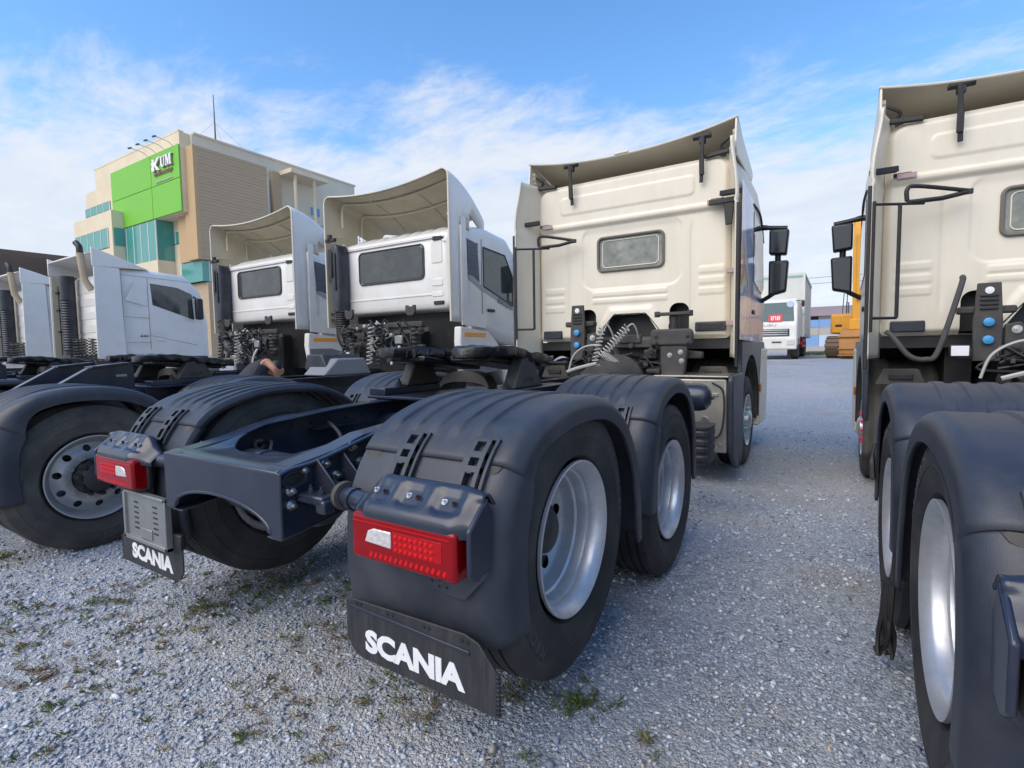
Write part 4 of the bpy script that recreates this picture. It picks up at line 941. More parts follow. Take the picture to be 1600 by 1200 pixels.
    for x0, x1, z0, z1 in ((.80, 1.0, 2.62, 2.92), (.80, 1.0, 2.30, 2.40), (.80, 1.0, 2.15, 2.22)):
        MB().prism(rr(x0, x1, z0, z1, .02), 'y', 3.911, 3.93).build('pressing', WHITE, cab, bevel=.006)
    MB().box(-.95, .95, 3.912, 3.93, 2.17, 2.20).build('waist_pressing', WHITE, cab, bevel=.006)
    for z in (2.96, 2.06): MB().box(.84, 1.02, 3.895, 3.92, z-.025, z+.025).build('black_grip', BLACK, cab, bevel=.006)
    for s in (1, -1):
        MB().prism([(4.20, 2.98), (4.48, 2.94), (4.52, 2.38), (4.24, 2.52)], 'x', s*1.196, s*1.204).build('louvre_panel', DINK, cab, bevel=.003)
        for k in range(5): MB().obox((s*1.206, 4.355, 2.90-.10*k), (.012, .25, .085), (0, s*R(8), 0)).build('louvre_slat', mat('grey slat', (.13, .14, .16), .4), cab, bevel=.004)
        MB().prism([(4.63, 2.90), (5.20, 2.86), (5.42, 2.55), (5.42, 2.10), (4.63, 2.34)], 'x', s*1.197, s*1.205).build('door_window', GLASS, cab, bevel=.004)
        MB().tube([(s*1.204, y, z) for y, z in ((4.62, 2.91), (5.21, 2.87), (5.44, 2.55), (5.43, 2.09), (4.62, 2.33), (4.62, 2.91))], .012, 6).build('window_seal', GASKET, cab)
        MB().prism([(4.24, 2.50), (4.58, 2.33), (5.44, 2.08), (5.44, 2.02), (4.56, 2.27), (4.24, 2.42)], 'x', s*1.198, s*1.206).build('side_stripe', mat('silver stripe', (.35, .36, .38), .35), cab)
        for y in (4.58, 5.50): MB().box(min(s*1.196, s*1.203), max(s*1.196, s*1.203), y-.004, y+.004, 1.70, 3.02).build('door_gap', GASKET, cab)
        MB().obox((s*1.21, 4.80, 1.98), (.03, .19, .045)).build('door_handle', BLACK, cab, bevel=.01)
        mi = MB().tube([(s*1.20, 5.60, 2.85), (s*1.40, 5.62, 2.85), (s*1.42, 5.62, 2.2), (s*1.22, 5.60, 2.1)], .016, 8).build('mirror_arm', BLACK, cab)
        MB().obox((s*1.42, 5.60, 2.55), (.20, .10, .45)).build('mirror_head', BLACK, cab, bevel=.03)
        # lower corner panel, reflective strip, step box
        P = [(4.02, 1.72), (4.70, 1.66), (5.0, 1.45), (5.0, 1.20), (4.05, 1.20), (4.0, 1.50)]
        MB().prism(P, 'x', s*1.10, s*1.225).build('corner_panel', WHITE, root, bevel=.02)
        MB().box(min(s*1.222, s*1.230), max(s*1.222, s*1.230), 4.10, 4.62, 1.575, 1.635).build('reflective_strip', ORANGE, root, bevel=.003)
        MB().prism([(4.02, 1.45), (4.50, 1.45), (4.85, 1.36), (4.95, 1.05), (4.05, 1.0)], 'x', s*1.12, s*1.232).build('step_panel', mat('grey plastic', (.20, .21, .22), .55), root, bevel=.012)
        MB().tube([(s*1.24, 4.35, 1.12), (s*1.26, 4.35, 1.30), (s*1.26, 4.65, 1.30), (s*1.24, 4.65, 1.12)], .014, 7).build('step_grip', BLACK, root)
        MB().prism([(5.25, .5), (5.95, .45), (6.0, 1.45), (5.05, 1.45)], 'x', s*.9, s*1.215).build('front_corner', WHITE, root, bevel=.03)
        if txt: text('lettering', 'ESCOT', DINK, cab, frame_m((s*1.2065, 5.20, 2.10), (0, s, -.26*1), (0, s*.0, 1)), .42, .075, .002, .015)
    # intake snorkel: flat duct, bellows, elbow, with slotted cap
    sn = MB().rings([[(-1.00+.105*math.copysign(abs(math.cos(a))**.6, math.cos(a))*w, 3.80+.12*math.copysign(abs(math.sin(a))**.6, math.sin(a)), z) for a in lin(0, 2*math.pi, 25)[:-1]] for z, w in ((2.02, .85), (2.15, .95), (2.5, 1.05), (2.95, 1.0), (3.03, .85), (3.06, .4))]).build('intake_snorkel', BLACK if False else PLASTIC, root, bevel=0)
    MB().rings([[(-1.13+.05*math.copysign(abs(math.cos(a))**.5, math.cos(a)), 3.80+.10*math.copysign(abs(math.sin(a))**.5, math.sin(a)), z) for a in lin(0, 2*math.pi, 17)[:-1]] for z in (2.5, 2.55, 2.95, 3.0)]).build('intake_scoop', BLACK, sn)
    MB().box(-1.06, -1.03, 3.66, 3.69, 2.55, 2.95).build('scoop_ridge', BLACK, sn, bevel=.008); MB().box(-.98, -.95, 3.66, 3.69, 2.35, 2.92).build('scoop_ridge', BLACK, sn, bevel=.008)
    MB().lathe([(1.74+.018*k, .112 if k % 2 else .098) for k in range(17)], (-.98, 3.80, 0), (0, 0, 1), 24).build('bellows', BLACK, sn)
    MB().tube(catmull([(-.98, 3.80, 1.76), (-.97, 3.80, 1.62), (-.88, 3.80, 1.50), (-.70, 3.80, 1.47), (-.40, 3.82, 1.50)], 8), .105, 16).build('intake_elbow', BLACK, sn)
    MB().lathe([(0, .11), (.03, .135), (.10, .135), (.13, .12), (.16, .135), (.2, .13)], (-.40, 3.82, 1.50), (1, 0, .05), 22, True).build('filter_can', DUSTY, sn)
    MB().obox((-1.10, 3.72, 3.14), (.22, .05, .05)).build('snorkel_bracket', BLACK, sn, bevel=.006); MB().obox((-1.12, 3.72, 3.18), (.06, .05, .10)).build('snorkel_bracket', BLACK, sn, bevel=.006)
    for z in (1.90, 2.0): MB().obox((-1.15, 3.80, z), (.18, .04, .03)).build('snorkel_clip', BLACK, sn)
    # running gear seen under the cab
    MB().box(-.40, .45, 4.0, 5.6, .7, 1.72).build('engine', BLACK, root, bevel=.05)
    MB().box(-1.1, 1.1, 4.22, 4.27, 1.1, 1.96).build('bulkhead', BLACK, root)
    cb = MB().box(-.75, .78, 3.70, 3.78, 1.72, 1.80); cb.cyl((-.75, 3.72, 1.64), (.78, 3.72, 1.64), .028, n=10); cb.box(-.45, .1, 3.62, 3.76, 1.56, 1.72)
    cb.build('cab_crossbeam', CAST, root, bevel=.012)
    for x in (-.68, .60):
        MB().prism([(x-.09, 1.93), (x-.09, 2.03), (x-.05, 2.03), (x-.04, 2.01), (x+.04, 2.01), (x+.05, 2.03), (x+.09, 2.03), (x+.09, 1.93), (x+.05, 1.88), (x-.05, 1.88)], 'y', 3.66, 3.70).build('cab_latch', CAST, root, bevel=.008)
        MB().lathe([(1.35+.03*k, .07 if k % 2 else .05) for k in range(14)], (x, 3.74, 0), (0, 0, 1), 14).build('cab_spring', CAST, root)
    rn = random.Random(21); q = MB()
    for k in range(34):
        q.obox((rn.uniform(-.8, .8), rn.uniform(3.5, 3.85), rn.uniform(1.15, 1.75)), (rn.uniform(.03, .15), rn.uniform(.03, .1), rn.uniform(.03, .12)), (rn.uniform(-.3, .3), rn.uniform(-.3, .3), rn.uniform(-.5, .5)))
    tag(q.build('valve_blocks', CAST, root, bevel=.008), kind='stuff')
    for k in range(16):
        x = rn.uniform(-.7, .7); p = [(x+rn.uniform(-.18, .18), rn.uniform(3.42, 3.66), 1.80-.16*j+rn.uniform(-.04, .04)) for j in range(4)]
        MB().tube(catmull(p, 7), rn.choice((.010, .013, .016)), 6).build('air_line', rn.choice((BCABLE, BCABLE, CAST, CABLE)), root)
    for x, m_ in ((-.45, BCABLE), (.08, CABLE), (.28, BCABLE)):
        coil((x, 3.42, 1.76), (x-.05, 3.40, 1.20), .040, 10, .010).build('coil_hose', m_, root)
    for x, z in ((.34, 1.60), (-.2, 1.74), (.05, 1.76), (-.35, 1.72)): MB().lathe([(0, .03), (.05, .03), (.06, .02), (.07, 0)], (x, 3.58, z), (0, -1, .3), 12).build('connector', CABLE, root)
    MB().tube(catmull([(.42, 3.45, 1.20), (.50, 3.44, 1.34), (.60, 3.44, 1.45)], 6), .016, 6).build('lever', INK, root)
    MB().box(.48, .62, 3.46, 3.50, 1.48, 1.60).build('tilt_box', PLATE, root, bevel=.012)

def ramps(root):
    for s in (1, -1):
        MB().prism([(-.05, 1.085), (.30, 1.30), (.55, 1.31), (.60, 1.28), (.60, 1.085)], 'x', s*.34, s*.42).build('guide_ramp', CHASSIS, root, bevel=.006)
        MB().prism([(.28, 1.295), (.56, 1.325), (.57, 1.31), (.28, 1.28)], 'x', s*.30, s*.46).build('ramp_pad', CHASSIS, root, bevel=.003)
        MB().box(min(s*.421, s*.424), max(s*.421, s*.424), .46, .54, 1.20, 1.22).build('ramp_tag', PLATE, root)
def white_truck(label, loc, kind='day', group=GRP):
    root = thing('tractor_truck', label, 'truck', loc, 0, group)
    rails(root, 5.9); axles(root, 0, ('hub', 'hub'), 5.04)
    for s in (1, -1):
        for dy in (0, 1.33):
            g = Guard([(-.60, .42), (-.61, .66), (-.57, .88), (-.45, 1.05), (-.24, 1.145), (.0, 1.165), (.24, 1.13), (.44, 1.02), (.545, .86), (.57, .66), (.57, .60)], side=s, rnd=.13, xout=1.27)
            g.P = [(y+dy, z) for y, z in g.P]; ts = g.t_of(.96)
            g.sheet('mudguard_lower_panel', root, 0, ts+.02, off=-.007, nt=20)
            top = g.sheet('mudguard', root, ts, g.len, rib=(ts+.12, g.len-.35), nt=60)
            g.latch(top, .80, ts-.1, ts+.07)
    fifth_wheel(root, y=1.10, z=1.36, tilt=-6); ramps(root)
    MB().prism([(.40, 1.18), (.82, 1.18), (.72, 1.36), (.46, 1.36)], 'y', 2.35, 2.85).build('battery_cover', PLASTIC, root, bevel=.015)
    MB().prism([(2.25, 1.12), (2.95, 1.12), (2.85, 1.31), (2.45, 1.31)], 'x', .50, .88).build('tool_cover', mat('grey plastic', (.20, .21, .22), .55), root, bevel=.02)
    MB().cyl((1.0, 2.3, .62), (1.0, 3.6, .62), .28, n=26).build('fuel_tank', STEEL, root)
    if kind == 'day':
        had = set(bpy.data.objects); day_cab(root)
        for o in bpy.data.objects:
            if o not in had and o.parent == root: o.location.y += .29
    return root
L1 = white_truck('white day cab tractor truck beside the cream cabbed one, open roof hood and black snorkel', (-3.65, -.29, 0))
L2 = copy_tree(L1); L2.location = (-6.95, -.34, 0)
L2['label'] = 'white day cab tractor truck with open hood parked beside the white sleeper cab truck'

# ------------------------------------------------------------------ white sleeper cab trucks further along
def sleeper_truck(label, loc):
    root = thing('tractor_truck', label, 'truck', loc, 0, GRP)
    rails(root, tail=False); axles(root, 0, ('hub', 'hub'), 4.9)
    for s in (1, -1):
        for dy in (0, 1.35):
            g = Guard([(-.60, .42), (-.61, .66), (-.57, .88), (-.45, 1.05), (-.24, 1.145), (.0, 1.165), (.24, 1.13), (.44, 1.02), (.545, .86), (.57, .66)], side=s, rnd=.13, xout=1.27)
            g.P = [(y+dy, z) for y, z in g.P]
            g.sheet('mudguard', root, 0, g.len, nt=26)
    fifth_wheel(root, y=1.0, z=1.36, tilt=-6)
    Y0 = 3.75
    rs = []
    for y, a, z0, z1, r in ((Y0+.42, 1.05, 1.42, 3.16, .10), (Y0+.5, 1.18, 1.36, 3.22, .14), (Y0+1.0, 1.235, 1.3, 3.28, .14), (Y0+1.8, 1.235, 1.2, 3.24, .14), (Y0+2.15, 1.20, 1.2, 2.95, .2), (Y0+2.3, 1.15, 1.2, 2.3, .2)):
        P = []
        for cx, cz, a0 in ((a-r, z1-r, 0), (-a+r, z1-r, 90), (-a+r, z0+r, 180), (a-r, z0+r, 270)):
            P += [(cx+r*math.cos(R(a0+90*k/5)), y, cz+r*math.sin(R(a0+90*k/5))) for k in range(6)]
        rs.append(P)
    cab = MB().rings(rs).build('cab', WHITE, root, smooth=50)
    for z in (1.75, 2.0, 2.3, 2.6, 2.9):
        MB().prism([(-.9, z-.09), (.9, z-.09), (.95, z), (.9, z+.09), (-.9, z+.09)], 'y', Y0+.412, Y0+.43).build('pressing', WHITE, cab, bevel=.02)
    # roof deflector: triangular in side view, hollow behind
    for s in (1, -1):
        MB().prism([(Y0, 3.24), (Y0, 3.63), (Y0+.35, 3.52), (Y0+1.05, 3.27)], 'x', s*1.20, s*1.24).build('roof_deflector', WHITE, root, bevel=.012)
        fa = MB().prism([(Y0, 1.32), (Y0+.02, 3.24), (Y0+.48, 3.24), (Y0+.52, 1.28)], 'x', s*1.215, s*1.245).build('side_fairing', WHITE, root, bevel=.008)
        MB().prism([(Y0+.02, 1.34), (Y0+.04, 3.22), (Y0+.44, 3.22), (Y0+.44, 1.34)], 'x', s*1.195, s*1.212).build('fairing_lining', FIBRE, fa, bevel=.006)
        for z in (2.85, 2.45, 1.95): MB().box(min(s*1.05, s*1.20), max(s*1.05, s*1.20), Y0+.10, Y0+.14, z-.02, z+.02).build('fairing_stay', BLACK, fa)
        MB().cyl((s*1.08, Y0+.12, 1.4), (s*1.08, Y0+.12, 3.0), .012, n=8).build('stay_rod', BLACK, fa)
        MB().prism([(Y0+1.05, 2.98), (Y0+1.62, 2.93), (Y0+1.93, 2.80), (Y0+1.96, 2.20), (Y0+1.08, 2.50)], 'x', s*1.232, s*1.241).build('door_window', GLASS, cab, bevel=.004)
        MB().prism([(Y0+.55, 2.58), (Y0+.75, 2.98), (Y0+.98, 2.98), (Y0+.98, 2.45)], 'x', s*1.231, s*1.239).build('side_pressing', WHITE, cab, bevel=.008)
        for p in (((Y0+.52, 3.12), (Y0+1.9, 3.08)), ((Y0+.50, 2.22), (Y0+1.0, 2.20)), ((Y0+1.0, 1.5), (Y0+1.0, 3.08)), ((Y0+.52, 1.66), (Y0+1.02, 1.66)), ((Y0+1.0, 1.82), (Y0+2.0, 1.60)), ((Y0+.51, 1.3), (Y0+.50, 3.2))):
            MB().tube([(s*1.2365, *p[0]), (s*1.2365, *p[1])], .004, 4).build('panel_gap', DINK, cab)
        text('lettering', '440', DINK, cab, frame_m((s*1.2375, Y0+.88, 1.80), (0, s, 0), (0, 0, 1)), .17, .055, .002, .01)
        MB().obox((s*1.25, Y0+1.22, 1.72), (.03, .2, .05)).build('door_handle', WHITE, cab, bevel=.01)
        MB().obox((s*1.40, Y0+2.0, 2.45), (.14, .16, .5)).build('mirror_head', BLACK, root, bevel=.04)
        MB().tube([(s*1.22, Y0+1.98, 2.75), (s*1.38, Y0+2.0, 2.66)], .02, 7).build('mirror_arm', BLACK, root)
        MB().prism([(Y0+1.2, .45), (Y0+2.3, .42), (Y0+2.35, 1.35), (Y0+1.2, 1.40)], 'x', s*.9, s*1.23).build('lower_body', WHITE, root, bevel=.03)
    MB().rings([[(x, y, z) for y, z in ((Y0, 3.55-.02*(x/1.2)**2), (Y0+.35, 3.50), (Y0+1.05, 3.26), (Y0+1.05, 3.24), (Y0+.35, 3.47), (Y0, 3.52))] for x in lin(-1.2, 1.2, 9)]).build('deflector_top', WHITE, root)
    ex = MB().tube([(1.10, Y0+.02, 2.75), (1.06, Y0-.08, 2.95), (1.06, Y0-.13, 3.50)], .066, 14).build('exhaust_stack', mat('bare fibreboard', (.50, .40, .27), .7, dirt=((.3, .2, .1), .4, 4)), root)
    MB().tube(catmull([(1.06, Y0-.13, 3.48), (1.05, Y0-.13, 3.62), (.95, Y0-.15, 3.72)], 5), .058, 14).build('exhaust_tip', BLACK, ex)
    sn = MB().rings([[(-.82+.11*math.cos(a), Y0+.22+.14*math.sin(a), z) for a in lin(0, 2*math.pi, 19)[:-1]] for z in (1.4, 2.3, 2.9, 3.22)]).build('intake_snorkel', PLASTIC, root)
    MB().lathe([(1.5+.03*k, .135 if k % 2 else .115) for k in range(40)], (-.82, Y0+.20, 0), (0, 0, 1), 16).build('bellows', PLASTIC, sn)
    rn = random.Random(4)
    for k in range(8):
        x = rn.uniform(-.3, .9); coil((x, Y0+.1, 1.75), (x+rn.uniform(-.1, .1), Y0+.1, 1.25), .04, 8, .012, n=8).build('coil_hose', BCABLE, root)
    MB().box(-.5, .5, Y0+.45, Y0+2.0, .7, 1.5).build('engine', BLACK, root, bevel=.04)
    MB().box(-.9, .9, Y0+.20, Y0+.30, 1.25, 1.40).build('cab_crossbeam', CAST, root, bevel=.01)
    return root
L3 = sleeper_truck('white sleeper cab tractor truck with a closed side wall and upright exhaust stack', (-12.25, -1.0, 0))
L4 = copy_tree(L3); L4.location = (-16.6, -1.0, 0)
L4['label'] = 'white sleeper cab truck at the end of the row, tilted exhaust tip over its roof'

# ------------------------------------------------------------------ office building behind the row
WALL = mat('cream render', (.72, .62, .44), .8, var=.06, scale=1.5, dirt=((.46, .38, .27), .3, .5))
WALLS = mat('pale render', (.64, .59, .47), .8, var=.05, scale=1.2, dirt=((.46, .42, .34), .3, .4))
BROWN = mat('brown cladding', (.45, .33, .21), .75, var=.12, scale=3, stretch=(.3, .3, 4))
BROWN2 = mat('brown cladding edge', (.50, .34, .18), .75, var=.06)
GREEN = mat('green panel', (.17, .50, .035), .45, var=.05, scale=.6)
TEAL = mat('green tinted glass', (.07, .30, .26), .08, var=.15, scale=.6, spec=.8)
FRAMEW = mat('window frame', (.60, .62, .58), .5)
def building():
    XB, YB, T = -39.2, 18.5, 1.2
    GZ = gz(XB, YB)
    b = thing('office_building', 'cream office building with green sign wall and brown cladding behind the trucks', 'building', (XB, YB, GZ))
    inv = Matrix.Translation((-XB, -YB, -GZ))
    def bx(name, mt, x0, x1, y0, y1, z0, z1, par=None, bevel=0): return MB().box(x0, x1, y0, y1, z0, z1).build(name, mt, par or b, M=inv, bevel=bevel)
    # main masses, stepping down to the left
    core = bx('wall', WALL, -54.5, XB-.35, YB+.02, 34.8, GZ, 17.85)
    bx('wall', WALL, -58.2, -54.5, YB+.5, 34, GZ, 16.5)
    bx('wall', WALLS, XB-.35, XB-.12, YB+.8, 34.75, GZ, 17.86)
    bx('parapet', WALLS, XB-.45, XB-.02, YB+.9, 34.85, 17.86, 18.0); bx('parapet', WALL, -54.5, XB-.46, YB, YB+.4, 17.852, 17.99)
    # green sign wall stands forward on its own slab
    p = [un(172, 268, 'Y', YB-T), un(278, 228, 'Y', YB-T), un(288, 330, 'Y', YB-T), un(181, 358, 'Y', YB-T)]
    gx0, gx1, gz0, gz1 = p[0].x, p[1].x, (p[2].z+p[3].z)/2, (p[0].z+p[1].z)/2
    bx('sign_slab', WALL, gx0-.15, gx1+.02, YB-T+.12, YB+.015, gz0-.05, gz1-.05)
    mx_ = gx0+(gx1-gx0)*.62; mz = gz0+(gz1-gz0)*.5
    for x0, x1 in ((gx0, mx_-.04), (mx_+.04, gx1)):
        for z0, z1 in ((gz0, mz-.02), (mz+.02, gz1)): bx('sign_panel', GREEN, x0, x1, YB-T, YB-T+.10, z0, z1, bevel=.01)
    bx('sign_joint', mat('pale green joint', (.36, .62, .20), .6), mx_-.035, mx_+.035, YB-T+.03, YB-T+.11, gz0+.02, gz1-.02)
    a = un(238, 262, 'Y', YB-T); c = un(271, 250, 'Y', YB-T)
    lx, lz = mx_+.50, gz1-1.30; lw = gx1-lx-.75; sh = mat('sign letters', (.82, .82, .80), .4); sb = mat('sign letter sides', (.28, .18, .12), .5)
    def slab(pts, name='lettering', mt=sh, y=YB-T):
        MB().prism([(lx+x*lw, lz+z*.85) for x, z in pts], 'y', y-.16, y-.10).build(name, mt, b, M=inv)
        MB().prism([(lx+x*lw+.04, lz+z*.85-.04) for x, z in pts], 'y', y-.098, y-.004).build('letter_return', sb, b, M=inv)
    slab([(.02, .0), (.13, .0), (.13, .5), (.24, .0), (.40, -.06), (.22, .45), (.40, .95), (.46, 1.02), (.30, 1.0), (.14, .62), (.14, .95), (.02, 1.0), (.05, .7), (-.03, .75), (.03, .45), (-.02, .25)])
    slab([(.44, .95), (.56, .95), (.56, .88), (.53, .86), (.53, .3), (.57, .17), (.62, .3), (.62, .86), (.60, .88), (.60, .95), (.68, .95), (.68, .88), (.655, .86), (.655, .28), (.58, .08), (.50, .1), (.465, .3), (.465, .86), (.44, .88)])
    slab([(.70, .08), (.78, .08), (.78, .15), (.755, .17), (.755, .75), (.82, .1), (.85, .1), (.91, .75), (.91, .17), (.885, .15), (.885, .08), (1.0, .08), (1.0, .15), (.965, .17), (.965, .88), (1.0, .90), (1.0, .97), (.90, .97), (.85, .45), (.79, .97), (.70, .97), (.70, .90), (.725, .88), (.725, .17), (.70, .15)])
    for t_, z_, h_, w_ in (('ตลาดกลางรถบรรทุก', -.30, .34, .92), ('รถหัวลาก รถบรรทุก', -.80, .16, .85)):
        M = Matrix.Translation((-XB, -YB, -GZ)) @ frame_m((lx+lw*.5, YB-T-.004, lz+z_), (1, 0, 0), (0, 0, 1))
        text('lettering', t_, sb if z_ > -.5 else FRAMEW, b, M, lw*w_, h_, .06, .01)
    for k in range(4):
        x = gx1-1.0-1.25*k
        MB().tube(catmull([(x, YB-T+.3, gz1-.05), (x-.15, YB-T-.1, gz1+.35), (x-.35, YB-T-.8, gz1+.52)], 5), .03, 6).build('sign_lamp_arm', FRAMEW, b, M=inv)
        MB().obox((x-.36, YB-T-.88, gz1+.50), (.24, .22, .11), (.4, 0, 0)).build('sign_lamp', DINK, b, M=inv, bevel=.03)
    # glass bay under the sign
    q0 = un(186, 362, 'Y', YB-T); q1 = un(242, 346, 'Y', YB-T)
    bz1 = gz0-.06; bz0 = un(215, 406, 'Y', YB-T).z-.3
    bx('bay_core', mat('dark interior', (.03, .05, .05), .8), q0.x+.1, q1.x-.1, YB-T+.1, YB, bz0, bz1)
    n = 5
    for k in range(n):
        x0 = q0.x+(q1.x-q0.x)*k/n; x1 = q0.x+(q1.x-q0.x)*(k+1)/n
        bx('pane', TEAL, x0+.05, x1-.05, YB-T+.02, YB-T+.06, bz0, bz1-.03)
        bx('mullion', FRAMEW, x1-.05, x1+.05, YB-T, YB-T+.08, bz0, bz1-.02)
    bx('pane', TEAL, q1.x+.052, q1.x+.09, YB-T+.1, YB, bz0, bz1-.03)
    bx('bay_sill', WALL, q0.x-.05, q1.x+.12, YB-T-.02, YB+.01, bz0-1.3, bz0-.02)
    # window strips on the face to either side
    def strip(px0, py0, px1, py1, n, y=YB):
        a = un(px0, py0, 'Y', y-.04); c = un(px1, py1, 'Y', y-.04)
        x0, x1, z0, z1 = a.x, c.x, c.z, a.z
        w = bx('window', mat('dark interior', (.03, .05, .05), .8), x0, x1, y-.015, y+.03, z0, z1)
        for k in range(n):
            u0 = x0+(x1-x0)*k/n; u1 = x0+(x1-x0)*(k+1)/n
            MB().box(u0+.04, u1-.04, y-.05, y-.02, z0+.04, z1-.04).build('pane', TEAL, w, M=inv)
            MB().box(u1-.04, u1+.04, y-.07, y-.018, z0, z1).build('mullion', FRAMEW, w, M=inv)
    strip(263, 366, 298, 376, 3); strip(133, 328, 172, 328, 4)
    a = un(117, 378, 'Y', YB-2); c = un(177, 385, 'Y', YB-2)
    bx('low_bay', WALL, a.x, c.x, YB-2, YB+.4, GZ, a.z+1.6)
    strip(117, 372, 170, 387, 5, YB-2)
    bx('window', TEAL, c.x+.005, c.x+.03, YB-1.9, YB-.3, c.z+.1, c.z+1.5)
    bx('pilaster', BROWN2, gx0-.62, gx0-.16, YB-.55, YB+.01, GZ, gz1-.3)
    # brown cladding slab, boards one above the other, on the long side
    YS = YB-T+.42; XS = un(297, 226, 'Y', YS).x
    zt = un(283, 222, 'X', XS).z; zb = un(322, 402, 'X', XS).z-.2; y1 = un(413, 258, 'X', XS).y; XW = XB; XB = XS; YW = YB; YB = YS+.3
    bx('cladding_edge', BROWN2, XB-1.2, XB+.26, YB-.3, YB-.02, zb, zt)
    nb = 34
    for k in range(nb):
        z0 = zb+(zt-zb)*k/nb; bx('cladding_board', BROWN, XB-.3, XB+.25+.006*(k % 2), YB-.018, y1, z0+.004, z0+(zt-zb)/nb-.004)
    bx('cladding_back', BROWN2, XW-.118, XB+.2, YB-.015, y1-.02, zb, zt)
    bx('window_band', TEAL, XW-.116, XB+.03, YB+.05, y1, zb-1.5, zb-.05)
    for k in range(7): bx('mullion', FRAMEW, XB+.031, XB+.06, YB+.5+k, YB+.58+k, zb-1.5, zb-.05)
    bx('lower_cladding', BROWN, XW-.116, XB+.12, YB+.35, y1, GZ, zb-1.55); XB = XW; YB = YW
    # canopy on posts and the stair landing at the back
    yc0 = un(427, 270, 'X', XB).y; yc1 = un(492, 285, 'X', XB).y; zc_ = un(445, 270, 'X', XB+1.2).z
    bx('canopy', WALL, XB-.11, XB+1.9, yc0+.4, yc1, zc_, zc_+.35)
    for y in (yc0+1.1, yc0+3.0): MB().cyl((XB+1.4, y, GZ), (XB+1.4, y, zc_+.02), .14, n=12).build('canopy_post', WALL, b, M=inv)
    bx('pilaster', BROWN, XB-.115, XB+.3, yc0-.3, yc0+.5, GZ, zc_+.2); bx('downpipe', FRAMEW, XB-.1, XB+.1, yc0-.75, yc0-.55, GZ, zc_-.4)
    yd = un(493, 330, 'X', XB).y; zd = un(493, 337, 'X', XB).z
    bx('wall_sign', mat('blue sign', (.10, .30, .55), .5), XB-.118, XB-.05, yd-.4, yd+.5, zd+.0, zd+.7)
    bx('landing', WALLS, XB-.11, XB+1.6, yc1-.9, 34, zd-2.6, zd-2.35)
    for k in range(14): MB().cyl((XB+1.55, yc1-.8+.5*k, zd-2.35), (XB+1.55, yc1-.8+.5*k, zd-1.3), .025, n=6).build('railing_post', DINK, b, M=inv)
    for z in (zd-1.3, zd-1.8): MB().cyl((XB+1.55, yc1-.8, z), (XB+1.55, 33.9, z), .03, n=6).build('railing_bar', DINK, b, M=inv)
    # mast on the roof with stay wires
    t = un(333, 148, 'X', XB-3); ms = MB().cyl((t.x, t.y, 17.7), (t.x, t.y, t.z), .09, .03, n=8).build('mast', DINK, b, M=inv)
    for dx, dy in ((-2, -2), (2.2, 1.8), (-2, 2.4)): MB().tube([(t.x, t.y, 17.9+(t.z-17.9)*.55), (t.x+dx, t.y+dy, 17.86)], .008, 4).build('stay_wire', DINK, ms, M=inv)
    return b
building()

